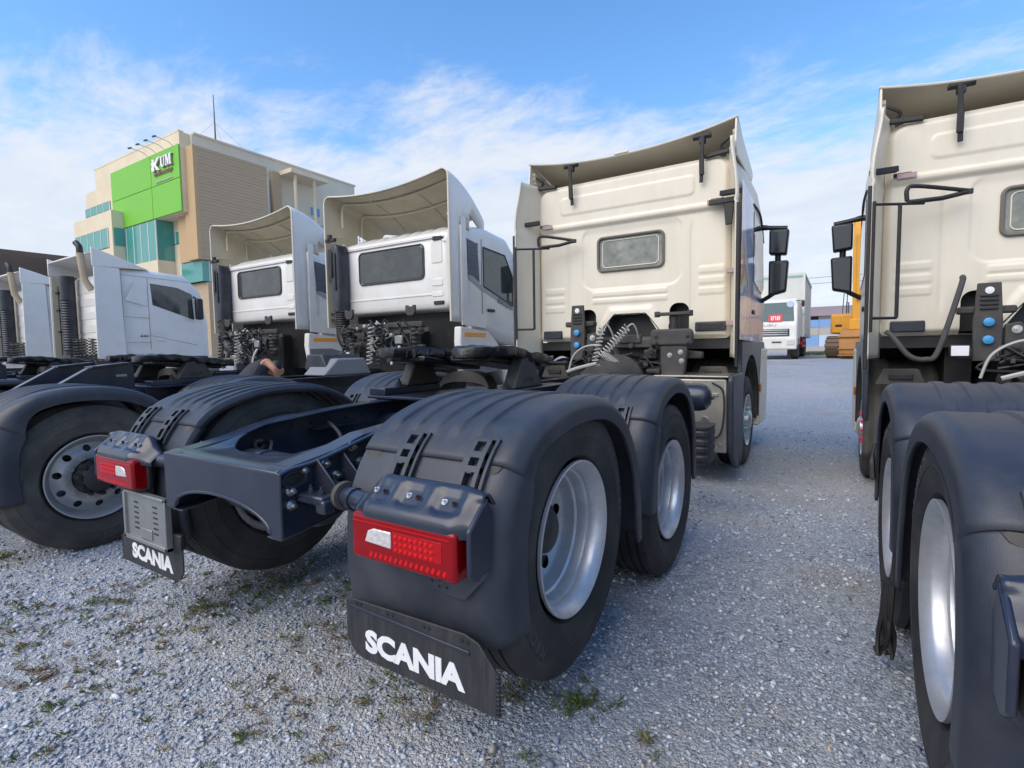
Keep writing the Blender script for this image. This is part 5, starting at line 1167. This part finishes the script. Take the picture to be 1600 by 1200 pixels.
# ------------------------------------------------------------------ yard behind: lorry, excavator, sheds, wires
BT = (-.42, 22.2)
def box_lorry():
    z = gz(BT[0], BT[1]); r = thing('box_truck', 'white box lorry facing the trucks with a red paper behind its windscreen', 'truck', (BT[0], BT[1], z), 0)
    LW = mat('lorry white', (.70, .69, .64), .35, var=.05, dirt=((.5, .46, .38), .35, 2)); H = 1.08
    P = [(0, .55), (-.03, 1.35), (.02, 1.50), (.32, 2.42), (.45, 2.52), (1.9, 2.52), (1.95, .60)]
    cab = MB().prism(P, 'x', -H, H).build('cab', LW, r, bevel=.06, seg=3)
    MB().prism([(-H+.12, 1.58), (H-.12, 1.58), (H-.18, 2.36), (-H+.18, 2.36)], 'y', 0, .012).build('windscreen', mat('lorry windscreen', (.05, .10, .105), .12, spec=.3, var=.3, scale=1.5), cab, M=Matrix.Translation((0, .018, 0)) @ Matrix(((1, 0, 0, 0), (0, 1, .326, -.51), (0, 0, 1, 0), (0, 0, 0, 1))))
    for k in range(3): MB().box(-.75, .75, -.045, -.02, 1.0+.09*k, 1.05+.09*k).build('grille_bar', mat('chrome', (.6, .6, .6), .2, metal=.9), cab, bevel=.008)
    MB().box(-.8, .8, -.032, -.015, .96, 1.26).build('grille_back', BLACK, cab)
    bm = MB().box(-H, H, -.16, .12, .42, .92).build('bumper', LW, r, bevel=.05, seg=3)
    for s in (-1, 1):
        MB().box(s*.72 if s > 0 else -1.0, 1.0 if s > 0 else -.72, -.185, -.15, .60, .84).build('headlamp', CLEAR, bm, bevel=.02)
        MB().obox((s*.35, -.175, .72), (.35, .02, .05)).build('bumper_slot', BLACK, bm)
        MB().obox((s*1.28, .05, 1.95), (.10, .12, .32)).build('mirror', mat('chrome', (.6, .6, .6), .2, metal=.9), r, bevel=.03); MB().obox((s*1.26, .05, 2.27), (.12, .12, .22)).build('mirror', BLACK, r, bevel=.03)
        MB().tube([(s*1.0, .25, 2.4), (s*1.28, .05, 2.4), (s*1.28, .05, 1.8)], .018, 6).build('mirror_arm', BLACK, r)
    text('lettering', 'ISUZU', mat('chrome', (.6, .6, .6), .2, metal=.9), cab, frame_m((0, -.02, 1.42), (1, 0, 0), (0, .05, 1)), .62, .10, .012, .02)
    MB().box(.02, .52, .0, .008, 1.56, 1.86).build('sale_paper', mat('red paper', (.72, .03, .05), .6), cab, M=Matrix.Translation((0, .028, 0)) @ Matrix(((1, 0, 0, 0), (0, 1, .326, -.53), (0, 0, 1, 0), (0, 0, 0, 1))))
    text('lettering', 'ขาย', INK, cab, Matrix.Translation((0, .026, 0)) @ Matrix(((1, 0, 0, 0), (0, 1, .326, -.53), (0, 0, 1, 0), (0, 0, 0, 1))) @ frame_m((.27, 0, 1.71), (1, 0, 0), (0, 0, 1)), .34, .17, .004, .02)
    MB().lathe([(0, .14), (.01, .14), (.012, 0)], (.80, .26, 2.28), (0, -1, .33), 20).build('round_sticker', mat('pale sticker', (.35, .45, .6), .5), cab)
    body = MB().box(-1.18, 1.18, 2.0, 8.6, .95, 3.75).build('box_body', mat('lorry box', (.62, .63, .58), .5, var=.06, dirt=((.42, .40, .33), .4, 1.2)), r, bevel=.02)
    for k in range(12): MB().box(1.175, 1.21, 2.25+.55*k, 2.33+.55*k, 1.0, 3.7).build('box_rib', mat('lorry box', (.6, .6, .6)), body)
    for z in (1.0, 3.68): MB().box(1.176, 1.225, 2.0, 8.6, z-.05, z+.05).build('box_rail', mat('box trim', (.25, .42, .36), .5), body)
    for x in (-1.19, 1.19): MB().box(x-.04, x+.04, 1.96, 2.03, .95, 3.76).build('box_post', LW, body)
    MB().box(-1.14, 1.14, 1.975, 2.0, 3.55, 3.63).build('box_stripe', mat('box trim', (.25, .42, .36), .5), body)
    MB().box(-.4, .4, .5, 8.4, .62, .90).build('chassis', BLACK, r)
    for y, x in ((1.0, .95), (5.9, .92), (7.1, .92)):
        for s in (-1, 1):
            w = MB(); tyre_mesh(w, 0, .28, .48, 32, False); w.lathe([(.13, .27), (.05, .22), (.08, .1), (.09, 0)], n=20)
            o = w.build('wheel', RUBBERD, r); o.location = (s*x, y, .48); o.rotation_euler = (0, 0, 0 if s > 0 else math.pi)
    for s in (-1, 1): MB().box(min(s*.62, s*1.05), max(s*.62, s*1.05), 1.50, 1.52, .08, .42).build('mud_flap', mat('tan flap', (.45, .36, .25), .6), r)
    for z in (.55, .80): MB().box(1.08, 1.14, 2.4, 5.2, z-.05, z+.05).build('side_guard', mat('red guard', (.65, .05, .07), .5), r)
    for y in (2.4, 2.9, 3.8, 5.1): MB().box(1.07, 1.15, y, y+.08, .48, .95).build('guard_post', mat('red guard', (.65, .05, .07), .5), r)
box_lorry()
def excavator():
    X, Y = 3.3, 26.0; z = gz(X, Y)
    r = thing('excavator', 'yellow excavator with raised boom and its worn bucket set on the gravel', 'excavator', (X, Y, z), R(-12))
    YEL = mat('excavator yellow', (.72, .33, .02), .45, var=.08, dirt=((.35, .20, .08), .4, 2)); RST = mat('rusted bucket', (.42, .20, .06), .7, var=.2, dirt=((.25, .12, .05), .6, 3)); TRK = mat('track steel', (.16, .11, .08), .7, var=.3)
    for s in (-1, 1):
        P = [(-1.9, .45), (-1.7, .12), (-1.4, .0), (1.4, 0), (1.7, .12), (1.9, .45), (1.7, .80), (1.4, .92), (-1.4, .92), (-1.7, .80)]
        tr = MB().prism(P, 'x', s*.85, s*1.35).build('track', TRK, r, bevel=.04)
        n = 0
        for a, b in zip(P, P[1:]+P[:1]):
            d = math.hypot(b[0]-a[0], b[1]-a[1]); m_ = max(1, int(d/.2))
            for k in range(m_):
                t = (k+.5)/m_; y, zz = a[0]+(b[0]-a[0])*t, a[1]+(b[1]-a[1])*t
                MB().obox((s*1.1, y, zz+(.02 if zz > .4 else .01)), (.54, .15, .05), (math.atan2(b[1]-a[1], b[0]-a[0]), 0, 0)).build('track_shoe', TRK, tr)
    body = MB().prism([(-1.3, 1.05), (-1.3, 1.9), (.2, 2.0), (1.9, 2.1), (2.2, 1.7), (2.2, 1.05)], 'x', -1.3, 1.3).build('body', YEL, r, bevel=.08, seg=3)
    MB().cyl((0, 0, .7), (0, 0, 1.06), .6, n=24).build('slew_ring', TRK, r)
    MB().box(-1.302, -1.29, -1.1, -.6, 1.30, 1.45).build('emblem_plate', BLACK, body); MB().box(-1.10, -.85, -1.31, -1.29, 1.35, 1.45).build('emblem_plate', BLACK, body)
    cab = MB().prism([(-1.4, 1.9), (-1.2, 3.0), (-.2, 3.05), (.1, 1.9)], 'x', .3, 1.25).build('cab', YEL, r, bevel=.06)
    MB().prism([(-1.30, 2.1), (-1.13, 2.85), (-.3, 2.9), (-.1, 2.1)], 'x', .28, 1.27).build('cab_glass', GLASS, cab)
    bo = MB().rings([[(-.32, y-.28*n1, z_+.05), (.32, y-.28*n1, z_+.05), (.32, y+.28, z_-.05), (-.32, y+.28, z_-.05)] for y, z_, n1 in ((-1.0, 1.6, 1), (-1.5, 2.7, 1.2), (-1.7, 4.0, 1.2), (-2.1, 5.3, .8), (-2.3, 5.6, .4))]).build('boom', YEL, r, bevel=.04)
    stk = MB().rings([[(-.22, y-w, z_), (.22, y-w, z_), (.22, y+w, z_), (-.22, y+w, z_)] for y, z_, w in ((-2.2, 5.75, .15), (-2.5, 5.2, .32), (-2.6, 4.4, .28), (-2.55, 2.2, .18), (-2.55, 1.5, .16))]).build('stick', YEL, r, bevel=.03)
    for s in (-.3, .3): MB().cyl((s, -1.25, 1.7), (s, -1.95, 3.7), .08, n=10).build('boom_ram', mat('chrome', (.6, .6, .6), .2, metal=.9), r)
    MB().cyl((0, -2.95, 4.9), (0, -2.8, 2.4), .09, n=10).build('bucket_ram', YEL, r)
    bk = MB().box(-.30, .30, -2.80, -2.45, 1.18, 1.6).build('bucket_link', YEL, r, bevel=.03)
    MB().rings([[(x, y, z_) for y, z_ in ((-2.2, .05), (-2.75, .0), (-3.05, .2), (-3.1, .75), (-2.9, 1.15), (-2.5, 1.25), (-2.3, .8))] for x in (-.58, .58)]).build('bucket', RST, r, bevel=.03)
    for z_ in (.15, .42, .9): MB().box(-.60, .60, -3.14, -3.0, z_-.02, z_+.02).build('bucket_wear_strip', RST, r)
    for k in range(5): MB().box(-.54+.25*k, -.44+.25*k, -2.35, -2.1, .0, .07).build('bucket_tooth', TRK, r)
    MB().tube([(-1.0, .2, 2.0), (-1.0, .2, 2.5), (-1.0, .6, 2.5), (-1.0, .6, 2.0)], .025, 6).build('handrail', DINK, r)
    MB().tube([(-.95, -.8, 1.95), (-.92, -.7, 2.9), (-.80, -.7, 2.9), (-.83, -.6, 1.95)], .02, 6).build('mirror_frame', DINK, r)
excavator()
def far_yard():
    SHW = mat('shed wall', (.62, .58, .60), .8, var=.05); ROOFM = mat('shed roof', (.34, .24, .22), .7); BLW = mat('blue sheet', (.20, .35, .60), .6, var=.1); PALE = mat('pale blue sheet', (.48, .58, .72), .6, var=.08)
    z = gz(0, 46)
    s = thing('shed', 'white walled shed with a low red brown roof beyond the yard fence', 'building', (3.2, 50, z))
    MB().box(-4, 6, 0, 6, 0, 3.2).build('wall', SHW, s); MB().prism([(-.6, 3.1), (3, 4.0), (6.6, 3.1), (6.6, 3.0), (3, 3.85), (-.6, 3.0)], 'x', -4.5, 6.5).build('roof', ROOFM, s)
    MB().box(-3.9, -2.6, -.03, 0, 1.2, 3.0).build('opening', BLACK, s); MB().box(-4.2, 6.2, -.4, -.1, 3.0, 3.1).build('gutter', FRAMEW, s)
    f = thing('sheet_fence', 'blue and grey sheet fence along the back of the yard', 'fence', (1.6, 45, z))
    for k in range(10):
        x = -6+1.3*k
        p = MB().box(x, x+1.28, -.03, .03, .45, 1.30).build('fence_panel', PALE if k % 3 else BLW, f)
        q = MB().box(x, x+1.28, -.05, .05, 1.95, 2.5).build('top_panel', BLW, f)
        q = MB().box(x, x+1.28, -.02, .02, 1.31, 1.94).build('mid_panel', mat('weathered sheet', (.42, .40, .36), .7, var=.2, scale=3), f)
        MB().box(x-.04, x+.02, .04, .10, 0, 2.5).build('fence_post', DINK, f)
    MB().box(-6, 7, -.1, .1, 0, .45).build('fence_footing', mat('concrete', (.40, .38, .34), .9), f)
    for i, (x0, z0, z1) in enumerate(((0, 7.9, 8.6), (0, 7.3, 8.0))):
        P = [(-150+310*t, 60, z0+(z1-z0)*t*2-1.6*(1-(2*t-1)**2)+1.2) for t in lin(0, 1, 25)]
        tag(MB().tube(P, .022, 5).build('power_line', DINK), ('upper' if i == 0 else 'lower')+' of two thin dark power lines strung above the yard', 'cable', 'power lines')
    sh = thing('open_shed', 'dark roofed open shed behind the last white truck', 'building', (-66, 16, gz(0, 16)))
    MB().prism([(-12, 8.0), (12, 9.0), (12, 9.35), (-12, 8.35)], 'y', -6, 6).build('roof', mat('dark roof', (.12, .09, .08), .7), sh)
    for x in (-11, -4, 4, 11):
        for y in (-5.5, 5.5): MB().cyl((x, y, 0), (x, y, 8.3+x*.04), .15, n=8).build('post', DINK, sh)
    MB().box(-11.5, 11.5, 5.6, 5.8, 0, 8).build('back_wall', SHW, sh)
far_yard()

# ------------------------------------------------------------------ a person working behind the next cab, only an arm showing
def person():
    p = thing('person', 'person in dark work clothes stooping behind a cab, bare forearm showing', 'person', (-5.08, 2.35, 0))
    SKIN = mat('skin', (.55, .28, .17), .5); CLOTH = mat('dark work clothes', (.03, .032, .04), .8)
    def skin(name, verts, edges, rad, mt, par):
        me = bpy.data.meshes.new(name); me.from_pydata(verts, edges, []); o = bpy.data.objects.new(name, me); COL.objects.link(o); o.parent = par
        m_ = o.modifiers.new('skin', 'SKIN')
        for i, r_ in enumerate(rad): me.skin_vertices[0].data[i].radius = (r_, r_)
        me.skin_vertices[0].data[0].use_root = True
        o.modifiers.new('sub', 'SUBSURF').levels = 2; o.modifiers['sub'].render_levels = 2; me.materials.append(mt); return o
    V = [(0, 0, .90), (-.04, .18, 1.02), (-.10, .36, 1.16), (-.14, .46, 1.18), (-.18, .56, 1.15),
         (.08, .36, 1.25), (.20, .40, 1.14), (-.28, .36, 1.14), (-.36, .38, 1.0), (-.36, .40, .96), (-.28, .52, .85), (.12, .52, .92),
         (.10, 0, .86), (.11, -.05, .48), (.11, .02, .08), (.11, -.12, .04), (-.10, 0, .86), (-.11, -.05, .48), (-.11, .02, .08), (-.11, -.12, .04)]
    Eg = [(0, 1), (1, 2), (2, 3), (3, 4), (2, 5), (5, 6), (6, 11), (2, 7), (7, 8), (8, 9), (9, 10), (0, 12), (12, 13), (13, 14), (14, 15), (0, 16), (16, 17), (17, 18), (18, 19)]
    Rd = [.15, .14, .15, .055, .06, .065, .042, .065, .05, .04, .03, .028, .10, .07, .05, .045, .10, .07, .05, .045]
    body = skin('body', V, Eg, Rd, SKIN, p)
    tw = [0, 1, 2, 5, 7, 12, 13, 14, 16, 17, 18]; ix = {a: i for i, a in enumerate(tw)}
    skin('work_clothes', [V[a] for a in tw], [(ix[a], ix[b]) for a, b in Eg if a in ix and b in ix], [Rd[a]+.018 for a in tw], CLOTH, p)
    MB().lathe([(-.13, 0), (-.12, .05), (-.06, .085), (.02, .095), (.08, .085), (.12, .05), (.13, 0)], (-.20, .66, 1.12), (0, .9, -.2), 18).build('head', SKIN, p)
    MB().lathe([(.0, .098), (.06, .097), (.11, .07), (.14, 0)], (-.20, .66, 1.14), (0, .5, .8), 18).build('hair', BLACK, p)
    for hx, hy, hz in ((-.28, .52, .85), (.12, .52, .92)):
        h = MB().obox((hx, hy+.05, hz-.02), (.08, .09, .03), (-.4, 0, 0)).build('hand', SKIN, p, bevel=.012)
        for k in range(4): MB().tube([(hx-.03+.02*k, hy+.09, hz-.035), (hx-.03+.02*k, hy+.13, hz-.05), (hx-.03+.02*k, hy+.15, hz-.075-.006*(k % 2))], .008, 6).build('finger', SKIN, h)
        MB().tube([(hx+.035, hy+.03, hz-.02), (hx+.06, hy+.06, hz-.03), (hx+.062, hy+.09, hz-.045)], .009, 6).build('thumb', SKIN, h)
person()

# ------------------------------------------------------------------ loose stones and weeds
import numpy as np
def island_mat(name, pts, rough=.8):
    M = bpy.data.materials.new(name); M.use_nodes = True; n = M.node_tree.nodes; l = M.node_tree.links; b = n['Principled BSDF']
    b.inputs['Roughness'].default_value = rough; b.inputs['Specular IOR Level'].default_value = .4
    gm = n.new('ShaderNodeNewGeometry'); r = n.new('ShaderNodeValToRGB'); e = r.color_ramp.elements
    while len(e) < len(pts): e.new(.5)
    for k, (p, q) in zip(e, pts): k.position = p; k.color = tuple(q)+(1,)
    l.new(gm.outputs['Random Per Island'], r.inputs['Fac']); l.new(r.outputs['Color'], b.inputs['Base Color']); return M
def mesh_np(name, V, Fi, nper, mt):
    me = bpy.data.meshes.new(name); me.vertices.add(len(V)); me.vertices.foreach_set('co', V.astype(np.float32).ravel())
    me.loops.add(Fi.size); me.loops.foreach_set('vertex_index', Fi.astype(np.int32).ravel())
    nf = Fi.size//nper; me.polygons.add(nf); me.polygons.foreach_set('loop_start', np.arange(0, Fi.size, nper, dtype=np.int32))
    me.update(calc_edges=True); me.validate(); me.materials.append(mt)
    o = bpy.data.objects.new(name, me); COL.objects.link(o); return o
def stones():
    rng = np.random.default_rng(3); shapes = []
    for k in range(7):
        bm = bmesh.new()
        for p in rng.normal(size=(9, 3)):
            p = p/np.linalg.norm(p)*rng.uniform(.75, 1.1); bm.verts.new(p*np.array((1, .8, .55)))
        h = bmesh.ops.convex_hull(bm, input=bm.verts); bmesh.ops.delete(bm, geom=[v for v in bm.verts if not v.link_faces], context='VERTS')
        bmesh.ops.triangulate(bm, faces=bm.faces); bm.verts.index_update()
        shapes.append((np.array([v.co[:] for v in bm.verts]), np.array([[v.index for v in f.verts] for f in bm.faces]))); bm.free()
    C0 = np.array((CAM.x, CAM.y)); pts = []
    def ring(r0, r1, dens, smin, smax):
        n = int(math.pi*(r1*r1-r0*r0)*dens); r = np.sqrt(rng.uniform(r0*r0, r1*r1, n)); a = rng.uniform(0, 2*math.pi, n)
        p = np.stack((C0[0]+r*np.cos(a), C0[1]+r*np.sin(a)), 1); p = p[(p[:, 1] > C0[1]-.2-(r > 3)*0) & (p[:, 0] > -7.5) & (p[:, 0] < 6)]
        s = smin+(smax-smin)*rng.random(len(p))**2.6; pts.append(np.column_stack((p, s)))
    ring(.4, 2.6, 2900, .0050, .0165); ring(2.6, 5.0, 900, .007, .022); ring(5.0, 9.5, 150, .009, .026); ring(.4, 5.0, 12, .018, .028)
    P = np.concatenate(pts); n = len(P); wch = rng.integers(0, 7, n); VV = []; FF = []; off = 0
    for k, (v, f) in enumerate(shapes):
        Q = P[wch == k]; m_ = len(Q); a = rng.uniform(0, 6.28, m_); c, s = np.cos(a), np.sin(a)
        tl = rng.normal(0, .25, (m_, 2))
        x = v[None, :, 0]*c[:, None]-v[None, :, 1]*s[:, None]; y = v[None, :, 0]*s[:, None]+v[None, :, 1]*c[:, None]
        z = v[None, :, 2]+x*tl[:, :1]+y*tl[:, 1:]
        S = Q[:, 2][:, None]
        V = np.stack((Q[:, :1]+x*S, Q[:, 1:2]+y*S, S*.18+z*S), 2)
        VV.append(V.reshape(-1, 3)); FF.append((f[None]+(np.arange(m_)*len(v))[:, None, None]+off).reshape(-1, 3)); off += m_*len(v)
    V = np.concatenate(VV); V[:, 2] += .008*np.sin(V[:, 0]*2.1+V[:, 1])*np.sin(V[:, 1]*1.7-V[:, 0]*.6)
    V[:, 2] += np.vectorize(gz)(V[:, 0], V[:, 1])
    o = mesh_np('gravel', V, np.concatenate(FF), 3, island_mat('loose stones', [(0, (0.206, 0.238, 0.288)), (.3, (0.330, 0.373, 0.438)), (.6, (0.433, 0.475, 0.536)), (.85, (0.547, 0.583, 0.622)), (.95, (0.731, 0.765, 0.816)), (.975, (0.464, 0.367, 0.288)), (1, (0.351, 0.410, 0.518))]))
    tag(o, 'loose crushed blue grey stones scattered over the yard', 'gravel', kind='stuff')
stones()
def weeds():
    rng = random.Random(9); G = []; D = []
    spots = []
    for px, py, r, n, dry in ((80, 1050, .16, 26, .8), (160, 1080, .10, 14, .5), (40, 950, .16, 22, .3), (330, 960, .14, 26, .25), (400, 925, .16, 26, .2), (460, 905, .14, 18, .2), (250, 985, .12, 16, .6), (130, 960, .12, 14, .7), (890, 1105, .07, 14, .05), (925, 1095, .05, 10, .05), (790, 1090, .06, 8, .1), (600, 1085, .10, 12, .4), (430, 1085, .12, 14, .5), (510, 1000, .12, 14, .6), (380, 1150, .10, 8, .3), (180, 940, .08, 8, .5), (15, 870, .12, 14, .3), (530, 930, .10, 12, .4), (800, 1190, .05, 6, .2), (1010, 1155, .04, 4, .2), (260, 1100, .14, 10, .6), (60, 1150, .1, 8, .4), (200, 915, .08, 8, .4), (1500, 1190, .05, 4, .3), (300, 900, .1, 10, .6), (660, 1120, .1, 9, .5), (480, 1170, .1, 9, .4), (20, 1010, .12, 14, .4)):
        c = un(px, py, 'Z', 0)
        for k in range(int(n*1.25)): spots.append((c.x+rng.gauss(0, r), c.y+rng.gauss(0, r*.8), 1 if rng.random() < dry else 0))
    for k in range(40): spots.append((rng.uniform(-5, 1.2), rng.uniform(-2.2, .6), 1 if rng.random() < .6 else 0))
    for k in range(700): spots.append((rng.uniform(.2, 3.0), rng.uniform(32, 44), 0))
    for x, y, d in spots:
        big = 4 if y > 20 else 1; nb = rng.randint(7, 15) if not d else rng.randint(10, 20)
        for j in range(nb):
            a = rng.uniform(0, 6.28); h = rng.uniform(.008, .030)*big*(.6 if d else 1); l = rng.uniform(.008, .04)*big; w = .0016*big*rng.uniform(.7, 1.4)
            bx_, by_ = x+rng.gauss(0, .012*big), y+rng.gauss(0, .012*big); z = gz(bx_, by_)+.004
            ca, sa = math.cos(a), math.sin(a)
            tri = [(bx_-sa*w, by_+ca*w, z), (bx_+sa*w, by_-ca*w, z), (bx_+ca*l*.5+sa*w*.7, by_+sa*l*.5-ca*w*.7, z+h*.8), (bx_+ca*l, by_+sa*l, z+h)]
            (D if d else G).append(tri)
    for nm, T, mt, lb in (('grass', G, island_mat('weed blades', [(0, (.05, .085, .02)), (.6, (.10, .14, .035)), (1, (.20, .20, .06))], .6), 'small green weeds growing through the gravel'), ('dry_grass', D, island_mat('dry blades', [(0, (.13, .09, .05)), (.6, (.22, .15, .08)), (1, (.30, .23, .12))], .8), 'dry brown weed mats lying on the gravel')):
        V = np.array(T).reshape(-1, 3); Fi = np.arange(len(T)*4).reshape(-1, 4)
        tag(mesh_np(nm, V, Fi, 4, mt), lb, 'grass', kind='stuff')
weeds()
